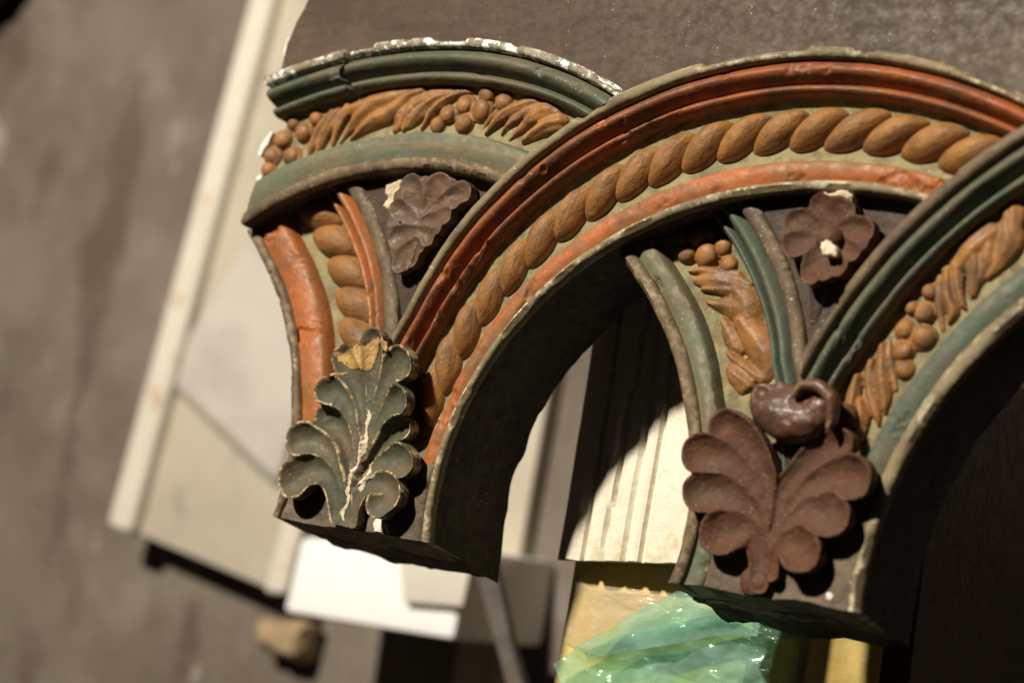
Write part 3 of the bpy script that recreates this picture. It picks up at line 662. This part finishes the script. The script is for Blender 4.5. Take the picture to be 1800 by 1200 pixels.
# flower in the second spandrel, leaf in the first
fl = relief('flower', FLOWER, 'cup', M['leaf_brown'], root, z0=-.020, step=.0030, thick=.035, fill=FCEN, cup=.55, tip=.006, seed=15, lip=.14, rough=.007, soft=8, wide=1.12, lipat=.88, ragged=.007)
ef = EV[fl.name]
relief('boss', FBOSS, 'round', M['leaf_brown'], fl, z0=-.012, step=.0028, base=-.03, hgt=.95, seed=16)
relief('chipped_plaster', FCHIP, 'round', M['plaster'], fl, z0=.010, step=.0024, base=-.02, hgt=.30, seed=17, rough=.010, ragged=.022, rfreq=55, smooth=0)
relief('chipped_plaster', FCHIP2, 'round', M['plaster'], fl, z0=-.022, step=.0024, base=-.05, hgt=.45, seed=18, rough=.012, ragged=.020, rfreq=45, smooth=0)
relief('flower_stem', FSTEM, 'round', M['spandrel'], fl, z0=-.065, step=.0034, base=-.12, hgt=.7, seed=19)
sl = relief('spandrel_leaf', SLEAF, 'cup', M['gloss_brown'], root, z0=-.030, step=.0028, thick=.030, cup=.42, tip=.002, seed=21, lip=.12, rough=.006, soft=10, wide=1.15, smooth=2, fill=SCEN, lipat=.88, ragged=.007)
sl['label'] = 'small glossy brown leaf in the three-cornered panel'
relief('vein', SVEIN, 'round', M['gloss_brown'], sl, z0=.0, step=.0026, hgt=.35, seed=22, follow=EV[sl.name], rough=.001)
relief('chipped_plaster', SCHIP, 'round', M['plaster'], sl, z0=-.040, step=.0028, base=-.08, hgt=.25, seed=23, rough=.010, ragged=.022, rfreq=45, smooth=0)

# foliage and berries in the green arches
def berry_mesh():
    bm = bmesh.new(); bmesh.ops.create_uvsphere(bm, u_segments=20, v_segments=12, radius=1)
    for v in bm.verts:
        v.co.z *= .95
    me = bpy.data.meshes.new('berry'); bm.to_mesh(me); bm.free()
    me.polygons.foreach_set('use_smooth', [True]*len(me.polygons)); me.materials.append(M['berry'])
    return me
BME = berry_mesh()
def berries(lst, parent, z):
    zl = [z(q[0][0], q[0][1]) for q in lst]
    relief('berry_bed', [[[x, y, r*1.12]] for (x, y, r), in lst], 'round', M['foliage'], parent, z0=-.004, step=.003, base=-.15, hgt=.55, seed=91, zs=zl, ragged=.008)
    for (x, y, r), in lst:
        o = bpy.data.objects.new('berry', BME); link(o, parent)
        zz = z(x, y)
        o.location = Vector((x, y, zz))*K
        k = r*1.0
        o.scale = (k*K*random.uniform(.94, 1.06), k*K*random.uniform(.94, 1.06), .8*k*K)
        o.rotation_euler = (random.uniform(-.3, .3), random.uniform(-.3, .3), random.uniform(0, 6))
def foliage(strokes, parent, z0, seed, lows=None, wide=1.15, hgt=1.15, groove=.0, ridge=.35):
    fine = []
    for s in strokes:
        a = np.array(s); base_ = a.copy(); base_[:, 2] *= .9
        fine.append((base_.tolist(), -.006))
        if a[:, 2].max() < .010: continue
        tg = np.gradient(a[:, :2], axis=0); nm = np.c_[-tg[:, 1], tg[:, 0]]; nm /= np.linalg.norm(nm, axis=1)[:, None]+1e-9
        for off_, rs, zz_ in ((-.62, .46, .0), (.0, .50, .005), (.60, .44, .0)):
            b_ = a.copy(); w_ = np.linspace(.7, 1, len(a))[:, None] if a[0, 2] < a[-1, 2] else np.linspace(1, .7, len(a))[:, None]
            b_[:, :2] += nm*a[:, 2:]*off_*w_+random.uniform(-.06, .06)*tg
            b_[:, 2] *= rs
            fine.append((b_.tolist(), zz_+random.uniform(-.003, .003)))
    strokes = [f_[0] for f_ in fine]; dz_ = [f_[1] for f_ in fine]
    zs = [(lows(*np.mean(np.array(s)[:, :2], 0)) if lows else 0)+d_ for s, d_ in zip(strokes, dz_)]
    return relief('acanthus_foliage', strokes, 'round', M['foliage'], parent, z0=z0, step=.0026, base=-.16 if lows else -.11, hgt=hgt, seed=seed, zs=zs, rough=.003, wide=wide, groove=groove, ridge=ridge)
foliage(ACA_A, band['A_up'], -.064, 31)
berries(BERRY_A, band['A_up'], lambda x, y: -.066)
lw = lambda x, y: float(lowramp(np.array(y)))
foliage(ACA_L, band['A_low'], -.064, 32, lw, wide=1.5, hgt=.85)
berries(BERRY_L, band['A_low'], lambda x, y: -.066+lw(x, y))
foliage(ACA_C, band['C_up'], -.064, 33, hgt=1.05, wide=1.15)
berries(BERRY_C, band['C_up'], lambda x, y: -.066)
# the same sprays go on round the right arch beyond the picture
dx = CTR['C'][0]-CTR['A'][0]
foliage([[[x+dx, y+.02, r] for x, y, r in s] for s in ACA_A if s[0][0] > .0], band['C_up'], -.064, 34)
berries([[[x+dx, y+.02, r]] for (x, y, r), in BERRY_A if x > .0], band['C_up'], lambda x, y: -.066)

relief('chipped_plaster', CHIPA, 'round', M['white_chip'], band['A_up'], z0=-.062, step=.003, base=-.12, hgt=.25, seed=95, ragged=.010, rough=.005)
relief('chipped_plaster', CHIPW, 'round', M['white_chip'], wall, z0=-.040, step=.003, base=-.10, hgt=.25, seed=96, ragged=.010, rough=.005)
for k, st in enumerate(CHIPF):
    relief('chipped_plaster', [st], 'round', M['white_chip'], root, z0=-.014, step=.0026, base=-.06, hgt=.14, seed=97+k, ragged=.03, rough=.008, clip=True, rfreq=40)

# rope strands
def strand_mesh(seed):
    """one twist of the rope: a low carved lens, fuller on one flank, dying into the ground at its rim"""
    nr, na = 13, 40
    V = [(0.08, 0.19, 1.0)]; R = [0.]
    for i in range(1, nr+1):
        r = i/nr
        for k in range(na):
            a = 2*math.pi*k/na; cx, sy = math.cos(a), math.sin(a)
            px = r*math.copysign(abs(cx)**.92, cx)
            wd = (1-.30*abs(px)**2.2)
            py = r*sy*wd+.13*(1-px*px)-.24*px**3
            h = (1-r**2.3)**.85
            V.append((px+.08*(1-r), py+.06*(1-r), h-.10*(r > .99))); R.append(r)
    V = np.array(V)
    V[:, 2] += .06*fbm(V, 1.6, seed, 3)+.030*fbm(V, 6, seed+3, 2)
    V[:, :2] *= (1+.06*fbm(V, 1.2, seed+9, 2))[:, None]
    F = [(0, 1+k, 1+(k+1) % na) for k in range(na)]
    for i in range(nr-1):
        for k in range(na):
            a, b_ = 1+i*na+k, 1+i*na+(k+1) % na
            F.append((a, a+na, b_+na, b_))
    o0 = 1+(nr-1)*na; n0 = len(V)
    low = V[o0:].copy(); low[:, 2] = -.6
    V = np.r_[V, low]; R += [1.]*na
    for k in range(na): F.append((o0+k, n0+k, n0+(k+1) % na, o0+(k+1) % na))
    me = bpy.data.meshes.new('rope_strand'); me.from_pydata(V.tolist(), [], F)
    me.materials.append(M['rope'])
    ul = me.uv_layers.new(name='UVMap'); R = np.array(R)
    li = np.empty(len(me.loops), int); me.loops.foreach_get('vertex_index', li)
    ul.data.foreach_set('uv', np.c_[R[li], R[li]*0].ravel())
    bm = bmesh.new(); bm.from_mesh(me); bmesh.ops.recalc_face_normals(bm, faces=bm.faces[:]); bm.to_mesh(me); bm.free()
    me.polygons.foreach_set('use_smooth', [True]*len(me.polygons))
    return me
# paint of the strands thins out to the cream ground at their rims
nt = M['rope'].node_tree; tt = NT(nt, scale=.075); bs = nt.nodes['Principled BSDF']
old = bs.inputs['Base Color'].links[0].from_socket
su = tt.n('ShaderNodeSeparateXYZ'); tt.l(tt.uv, su.inputs[0])
edge_ = tt.math('ADD', su.outputs[0], tt.math('MULTIPLY', tt.math('SUBTRACT', tt.noise(30, 4), .5), .35))
tt.l(tt.mix(tt.ramp(edge_, .90, 1.0, 0, .85), old, (.24, .205, .125)), bs.inputs['Base Color'])
SME = [strand_mesh(300+i*7) for i in range(7)]
def rope(b, parent, ths, rel, s=.535, hl=.076, hw=.0365):
    for th in ths:
        q = at(b, np.array(th), s)
        if q[1] < .22 and q[0] < 1: continue
        o = bpy.data.objects.new('rope_strand', random.choice(SME)); link(o, parent)
        z = -.066+(lw(*q) if b.endswith('low') else 0)
        o.location = Vector((q[0], q[1], z))*K
        o.rotation_euler = (0, 0, th-math.pi/2+math.radians(rel(th))+random.uniform(-.04, .04))
        k = random.uniform(.95, 1.05)
        o.scale = (hl*K*k, hw*K*random.uniform(.94, 1.06), 0.036*K*random.uniform(.92, 1.06))
ths = []
t = limits('B_up', .535)
a = t[0]+.045
while a < t[1]-.02:
    ths.append(a); a += .0905 if a < 2.1 else .0960
rope('B_up', band['B_up'], ths, lambda th: np.interp(math.degrees(th), [70, 92, 118, 143, 170], [44, 40, 34, 27, 25]))
t = limits('Z_low', .52)
rope('Z_low', band['Z_low'], np.arange(t[1]-.050, t[0], -.098), lambda th: 41, s=.47, hl=.080, hw=.042)
t = limits('B_low', .52)
rope('B_low', band['B_low'], np.arange(t[1]-.05, t[0], -.10), lambda th: 41)

# ---------------------------------------------------------------- surroundings
m_floor, nt, bs = newmat('dusty_floor'); tt = NT(nt)
c = tt.mix(tt.ramp(tt.noise(1.2, 8, .6), .35, .65), (.125, .096, .072), (.190, .156, .124))
c = tt.mix(tt.ramp(tt.noise(3.4, 5, .6), .50, .72, 0, .6), c, (.24, .205, .175))
c = tt.mix(tt.ramp(tt.noise(2.5, 5, .6, stretch=(1, .35, 1)), .54, .66, 0, .85), c, (.095, .064, .048))
c = tt.mix(tt.ramp(tt.noise(2.0, 3, .5, stretch=(2.6, .8, 1)), .66, .72, 0, .8), c, (.38, .34, .31))
tt.l(c, bs.inputs['Base Color']); bs.inputs['Roughness'].default_value = .75
tt.l(tt.bump(tt.noise(20, 6), .5, .004), bs.inputs['Normal'])
FZ = -2.62  # floor clutter placed from image pixels, then pushed back along camera rays for blur
n = 60; sz = 18.
g = np.linspace(-sz, sz, n)
V = np.array([(x, y, 0) for x in g for y in g]); V[:, 2] = FZ+.02*fbm(V, 1.2, 77, 3)-.02
Fq = [(i*n+j, (i+1)*n+j, (i+1)*n+j+1, i*n+j+1) for i in range(n-1) for j in range(n-1)]
fl_o = meshobj('floor', V, Fq, m_floor)
fl_o['kind'] = 'structure'; fl_o['label'] = 'brown dusty blotched floor far below the carving'

def rbox(name, corners, z0, z1, mat, parent=None, bev=.012, seg=2, noise=0., seed=0, taper=1.):
    """slab from four plan corners between two heights, bevelled and slightly uneven"""
    c = np.array(corners); cc = c.mean(0)
    bm = bmesh.new()
    lo = [bm.verts.new((*(cc+(q-cc)*taper), z0)) for q in c]; hi = [bm.verts.new((*q, z1)) for q in c]
    bm.faces.new(lo[::-1]); bm.faces.new(hi)
    for i in range(4): bm.faces.new((lo[i], lo[(i+1) % 4], hi[(i+1) % 4], hi[i]))
    bmesh.ops.recalc_face_normals(bm, faces=bm.faces[:])
    bmesh.ops.bevel(bm, geom=bm.edges[:], offset=bev, segments=seg, profile=.6, affect='EDGES')
    if noise:
        bmesh.ops.subdivide_edges(bm, edges=bm.edges[:], cuts=5, use_grid_fill=True)
        co = np.array([v.co for v in bm.verts]); d = np.c_[fbm(co, 6, seed, 4), fbm(co, 6, seed+9, 4), fbm(co, 6, seed+19, 4)]*noise
        for v, q in zip(bm.verts, d): v.co += Vector(q)
    bm.verts.index_update()
    V = [tuple(v.co) for v in bm.verts]; F = [[v.index for v in f.verts] for f in bm.faces]; bm.free()
    return meshobj(name, V, F, mat, parent, sharp=35)

m_board = simple('cream_board', (.44, .395, .305), (.52, .465, .37), 1.6, .5, .15, c3=(.36, .32, .26))
m_rimw = simple('cream_lip', (.64, .60, .50), (.68, .64, .54), 3, .5, .1, c3=(.55, .42, .30))
m_paper = simple('grey_paper', (.34, .31, .27), (.52, .48, .42), 1.5, .8, .3)
m_white = simple('white_block', (.90, .89, .87), (.87, .86, .83), 3, .6, .2)
m_step = simple('beige_step', (.62, .58, .50), (.56, .52, .44), 4, .7, .2)
m_cast = simple('old_white_plaster', (.66, .60, .46), (.74, .69, .56), 5, .75, .5, .0012, c3=(.56, .47, .30))
m_black = simple('black_cloth', (.010, .008, .012), (.018, .014, .018), 5, .9, .3)
m_wood = simple('dark_wood', (.075, .058, .035), (.055, .042, .028), 9, .7, .5)
m_lath = simple('grey_lath', (.12, .10, .08), (.07, .058, .048), 7, .7, .6)
m_straw = simple('tan_lump', (.42, .31, .18), (.30, .21, .12), 6, .8, .8)
m_yellow = simple('yellow_foam', (.56, .43, .13), (.64, .50, .19), 5, .75, .35)

# shallow cream tray on the floor, left of the carving
tr = empty('shallow_tray', (-2.5, 1.0, FZ))
tag(tr, 'long shallow cream tray with a pale raised lip, lying on the floor', 'tray')
def tray_part(name, corners, z0, z1, mat, **k):
    return rbox(name, [(x+2.5, y-1.0) for x, y in corners], z0-FZ, z1-FZ, mat, tr, **k)
tray_part('panel', [(-2.98, -.200), (-2.10, -.345), (-1.72, 3.6), (-2.58, 3.6)], -2.49, -2.42, m_board)
tray_part('lip', [(-3.049, -.200), (-2.905, -.222), (-2.48, 3.6), (-2.62, 3.6)], -2.50, -2.35, m_rimw, bev=.04, seg=3)
tray_part('lip', [(-2.150, -.350), (-2.035, -.345), (-1.65, 3.6), (-1.76, 3.6)], -2.50, -2.36, m_rimw, bev=.03, seg=3)
for yy in (.45, 3.0):
    x0 = -2.98+(yy+.2)*.105
    tray_part('foot_rail', [(x0, yy), (x0+.86, yy-.05), (x0+.87, yy+.08), (x0+.01, yy+.13)], FZ, -2.495, m_wood)

# sheet of greyish paper on the tray
pc = np.array([(-2.90, .45), (-2.66, .78), (-2.46, 1.30), (-1.95, 1.60), (-1.93, .45), (-2.20, .07)])
nn = 26
Vp, Fp = [], []
u = np.linspace(0, 1, nn)
for i in u:
    for j in u:
        a = (1-i)*((1-j)*pc[0]+j*pc[2])+i*((1-j)*pc[5]+j*pc[3])+np.array([-.02*math.sin(math.pi*j)*(1-i), 0])
        Vp.append((a[0], a[1], -2.405))
Vp = np.array(Vp); Vp[:, 2] += .028*np.abs(fbm(Vp, 3, 41, 3))
for i in range(nn-1):
    for j in range(nn-1): Fp.append((i*nn+j, (i+1)*nn+j, (i+1)*nn+j+1, i*nn+j+1))
pp = meshobj('paper_sheet', Vp, Fp, m_paper)
sm = pp.modifiers.new('thickness', 'SOLIDIFY'); sm.thickness = .0006
tag(pp, 'creased pale grey paper sheet lying in the cream tray', 'paper')

# plain white block with a beige slab put in for its stepped recess
wb = rbox('white_block', [(-1.72, -.10), (-1.745, -.385), (-.98, -.365), (-.98, -.04)], FZ, -2.0, m_white, bev=.03)
tag(wb, 'bright white plain plaster block behind the green leaf capital', 'block')
bsb = rbox('beige_step', [(-1.24, -.12), (-1.19, -.268), (-.94, -.245), (-.93, -.06)], -1.999, -1.96, m_step, bev=.012)
tag(bsb, 'beige step added in place of a recess in the white block', 'slab')
lp = rbox('plaster_lump', [(-2.27, -.46), (-2.0, -.44), (-2.03, -.60), (-2.24, -.60)], FZ, -2.48, m_straw, bev=.06, noise=.06, seed=3, taper=1.15)
tag(lp, 'rough tan lump on the floor below the white block', 'rubble')
pk = rbox('cream_plank', [(-1.31, -.75), (-1.11, -.75), (-1.07, 1.5), (-1.27, 1.5)], FZ, -2.54, m_board, bev=.012)
tag(pk, 'cream plank on the floor seen through the arch, left of the plaster cornice', 'plank')
dk = rbox('dark_bundle', [(-5.7, 1.75), (-4.72, 2.02), (-4.38, 2.45), (-4.7, 3.4)], FZ, -2.2, m_black, bev=.14, seg=4, noise=.08, seed=6)
tag(dk, 'blurred black bundle on the floor at the very top left corner', 'bundle')

# yellow foam block carrying the white cornice piece
yb_ = rbox('foam_block', [(.305, .72), (.28, -.60), (.78, -.60), (.80, .72)], FZ, -.505, m_yellow, bev=.02, noise=.012, seed=8)
tag(yb_, 'taller yellow foam block under the white cornice, covered in clear film', 'foam block')

yl = rbox('foam_block', [(.815, .72), (.795, -.60), (1.145, -.60), (1.145, .72)], FZ, -.80, m_yellow, bev=.02, noise=.012, seed=18)
tag(yl, 'lower yellow foam block between the teal bag and the dark board', 'foam block')

# white cast cornice: a moulded profile run along y
def cornice():
    prof = [(.262, -.503), (.262, -.485), (.285, -.475), (.300, -.47), (.305, -.455), (.315, -.43), (.335, -.422), (.355, -.428), (.362, -.445), (.368, -.445), (.374, -.418), (.400, -.412), (.412, -.414),
            (.470, -.412), (.480, -.424), (.488, -.424), (.494, -.406), (.508, -.402), (.520, -.406), (.526, -.42), (.533, -.42), (.540, -.402), (.60, -.400), (.69, -.400), (.71, -.405), (.725, -.43), (.735, -.45), (.74, -.49), (.74, -.503)]
    q = []
    for a, b_ in zip(prof[:-1], prof[1:]):
        m = max(2, int(np.hypot(b_[0]-a[0], b_[1]-a[1])/.008))
        for i in range(m): q.append((a[0]+(b_[0]-a[0])*i/m, a[1]+(b_[1]-a[1])*i/m))
    q.append(prof[-1]); q = np.array(q); J = len(q)
    y0, y1, n = -.055, 1.05, 140
    V = []
    for i in range(n):
        t = i/(n-1)
        for x, z in q:
            ye = y0+(y1-y0)*t
            V.append((x+.005*math.sin(t*5), ye, z))
    V = np.array(V)
    e = .007*fbm(np.c_[V[:, 0], V[:, 2]], 14, 91, 4)
    V[:, 1] += np.clip(1-(V[:, 1]-y0)/.04, 0, 1)*e+V[:, 0]*.10
    V[:, 2] += .004*fbm(V, 12, 92, 3)*(V[:, 2] > -.49)
    V[:, 2] = np.minimum(V[:, 2], -.346)
    # crack down the face
    cx_ = .425+.012*fbm(np.c_[V[:, 1], V[:, 1]*0], 6, 93, 4)+V[:, 1]*.03
    V[:, 2] -= .02*np.clip(1.4-np.abs(V[:, 0]-cx_)/.0045, 0, 1)*(V[:, 2] > -.5)
    idx = np.arange(n*J).reshape(n, J)
    F = [(idx[i, j], idx[i, j+1], idx[i+1, j+1], idx[i+1, j]) for i in range(n-1) for j in range(J-1)]
    F += [tuple(idx[0]), tuple(idx[-1][::-1])]
    F += [(idx[i, 0], idx[i+1, 0], idx[i+1, J-1], idx[i, J-1]) for i in range(n-1)]
    return meshobj('cornice_piece', V, F, m_cast, sharp=35)
cn = cornice()
tag(cn, 'white plaster cornice length with vertical ridges, half in shadow behind the arch', 'cornice')

bt = rbox('batten', [(1.165, -.62), (1.235, -.62), (1.215, .55), (1.15, .55)], FZ, -.347, m_wood, bev=.006)
tag(bt, 'dark upright wooden board standing behind the right foot of the carving', 'board')

# teal plastic bag crumpled on the foam
m_teal, nt, bs = newmat('teal_plastic'); tt = NT(nt)
def film(nt, bs, tt, col_t, col_d, opac, rough, bmp):
    out_ = nt.nodes['Material Output']
    tr_ = tt.n('ShaderNodeBsdfTransparent'); tr_.inputs[0].default_value = (*col_t, 1)
    mx = tt.n('ShaderNodeMixShader')
    bs.inputs['Base Color'].default_value = (*col_d, 1); bs.inputs['Roughness'].default_value = rough
    bs.inputs['Specular IOR Level'].default_value = .8
    bs.inputs['Coat Weight'].default_value = .8; bs.inputs['Coat Roughness'].default_value = .08
    nrm = tt.bump(tt.noise(14, 4, .55, stretch=(1, 2.2, 1)), bmp, .003)
    tt.l(nrm, bs.inputs['Normal']); tt.l(nrm, bs.inputs['Coat Normal'])
    fac = tt.ramp(tt.noise(6, 4), .35, .7, opac-.08, opac+.12)
    tt.l(fac, mx.inputs[0]); tt.l(tr_.outputs[0], mx.inputs[1]); tt.l(bs.outputs[0], mx.inputs[2])
    tt.l(mx.outputs[0], out_.inputs['Surface'])
film(nt, bs, tt, (.78, .93, .86), (.42, .66, .55), .20, .22, .10)
def crumple(name, outline, z, amp, mat, seed, n=70, fold=None, sc=7, xy=.6):
    o = np.array(outline); lo, hi = o.min(0), o.max(0)
    a = np.linspace(0, 1, n)
    left, right = o[0], o[-1]
    # ruled between two boundary polylines
    half = len(o)//2
    A, B = o[:half], o[half:][::-1]
    def pl(P, t):
        d = np.r_[0, np.cumsum(np.hypot(*np.diff(P, axis=0).T))]; d /= d[-1]
        return np.c_[np.interp(t, d, P[:, 0]), np.interp(t, d, P[:, 1])]
    PA, PB = pl(A, a), pl(B, a)
    V = np.concatenate([np.c_[PA*(1-v)+PB*v, np.full(n, z)] for v in a])
    rid = 1-np.abs(fbm(V, sc, seed, 4))*2.2
    V[:, 2] += amp*rid+amp*.7*fbm(V, sc*.5, seed+5, 2)
    V[:, :2] += amp*xy*np.c_[fbm(V, sc, seed+8, 3), fbm(V, sc, seed+9, 3)]
    if fold is not None:
        f = np.array(fold); fx = f[:, 0]; fy = f[:, 1]
        dy = V[:, 1]-np.interp(V[:, 0], fx, fy)
        inr = np.clip((V[:, 0]-fx[0]+.06)/.06, 0, 1)
        V[:, 2] += inr*.03*np.exp(-(dy/.028)**2)
    F = [(i*n+j, (i+1)*n+j, (i+1)*n+j+1, i*n+j+1) for i in range(n-1) for j in range(n-1)]
    ob = meshobj(name, V, F, mat, sharp=22)
    sm = ob.modifiers.new('thickness', 'SOLIDIFY'); sm.thickness = .0003
    return ob
tb = crumple('plastic_bag', [(.315, -.275), (.40, -.205), (.49, -.135), (.60, -.055), (.76, -.07), (.92, -.10), (.95, -.45), (.86, -.50), (.72, -.50), (.60, -.50), (.48, -.46), (.36, -.34)],
             -.474, .020, m_teal, 61, n=120, sc=8, fold=[(.42, -.225), (.50, -.178), (.61, -.146), (.75, -.10), (.95, -.08)])
fd = crumple('fold', [(.41, -.235), (.50, -.172), (.61, -.135), (.75, -.085), (.95, -.07), (.95, -.115), (.75, -.135), (.61, -.185), (.50, -.22), (.42, -.245)], -.432, .008, m_teal, 65, n=40, sc=8)
fd.parent = tb
tag(tb, 'crumpled translucent teal plastic bag on the yellow foam below the right foot', 'plastic bag')
m_film, nt, bs = newmat('clear_film'); tt = NT(nt)
film(nt, bs, tt, (.97, .95, .90), (.75, .68, .54), .13, .2, .6)
fm = crumple('clear_film', [(.32, -.075), (.45, -.07), (.62, -.06), (1.1, -.02), (1.1, -.30), (.60, -.24), (.42, -.24), (.31, -.22)], -.494, .007, m_film, 71, sc=6, xy=0.)
tag(fm, 'clear creased plastic film over the top of the yellow foam', 'plastic film')

# laths and shards leaning among the rubble
def lath(a, b_, wd, th, mat, label, tilt=0, seed=0):
    a, b_ = Vector(a), Vector(b_); d = b_-a; L = d.length
    x = d.normalized(); y = Vector((0, 0, 1)).cross(x).normalized(); z = x.cross(y)
    n = 24; V = []; F = []
    for i in range(n+1):
        t = i/n; c_ = a+d*t
        w_ = wd*(1+.18*math.sin(t*7+seed)); 
        for (p, q) in ((-1, -1), (1, -1), (1, 1), (-.6, 1.1)):
            V.append(tuple(c_+y*(p*w_)+z*(q*th)))
    V = np.array(V); V += .006*np.c_[fbm(V, 12, seed), fbm(V, 12, seed+3), fbm(V, 12, seed+6)]
    for i in range(n):
        for k in range(4):
            F.append((i*4+k, i*4+(k+1) % 4, (i+1)*4+(k+1) % 4, (i+1)*4+k))
    F += [(0, 1, 2, 3), (n*4+3, n*4+2, n*4+1, n*4)]
    o = meshobj('lath', V, F, mat); tag(o, label, 'lath'); return o
lath((-.72, .05, -1.6), (-.36, -.75, -1.7), .040, .02, m_lath, 'grey lath slanting down between the white block and the yellow foam', seed=1)
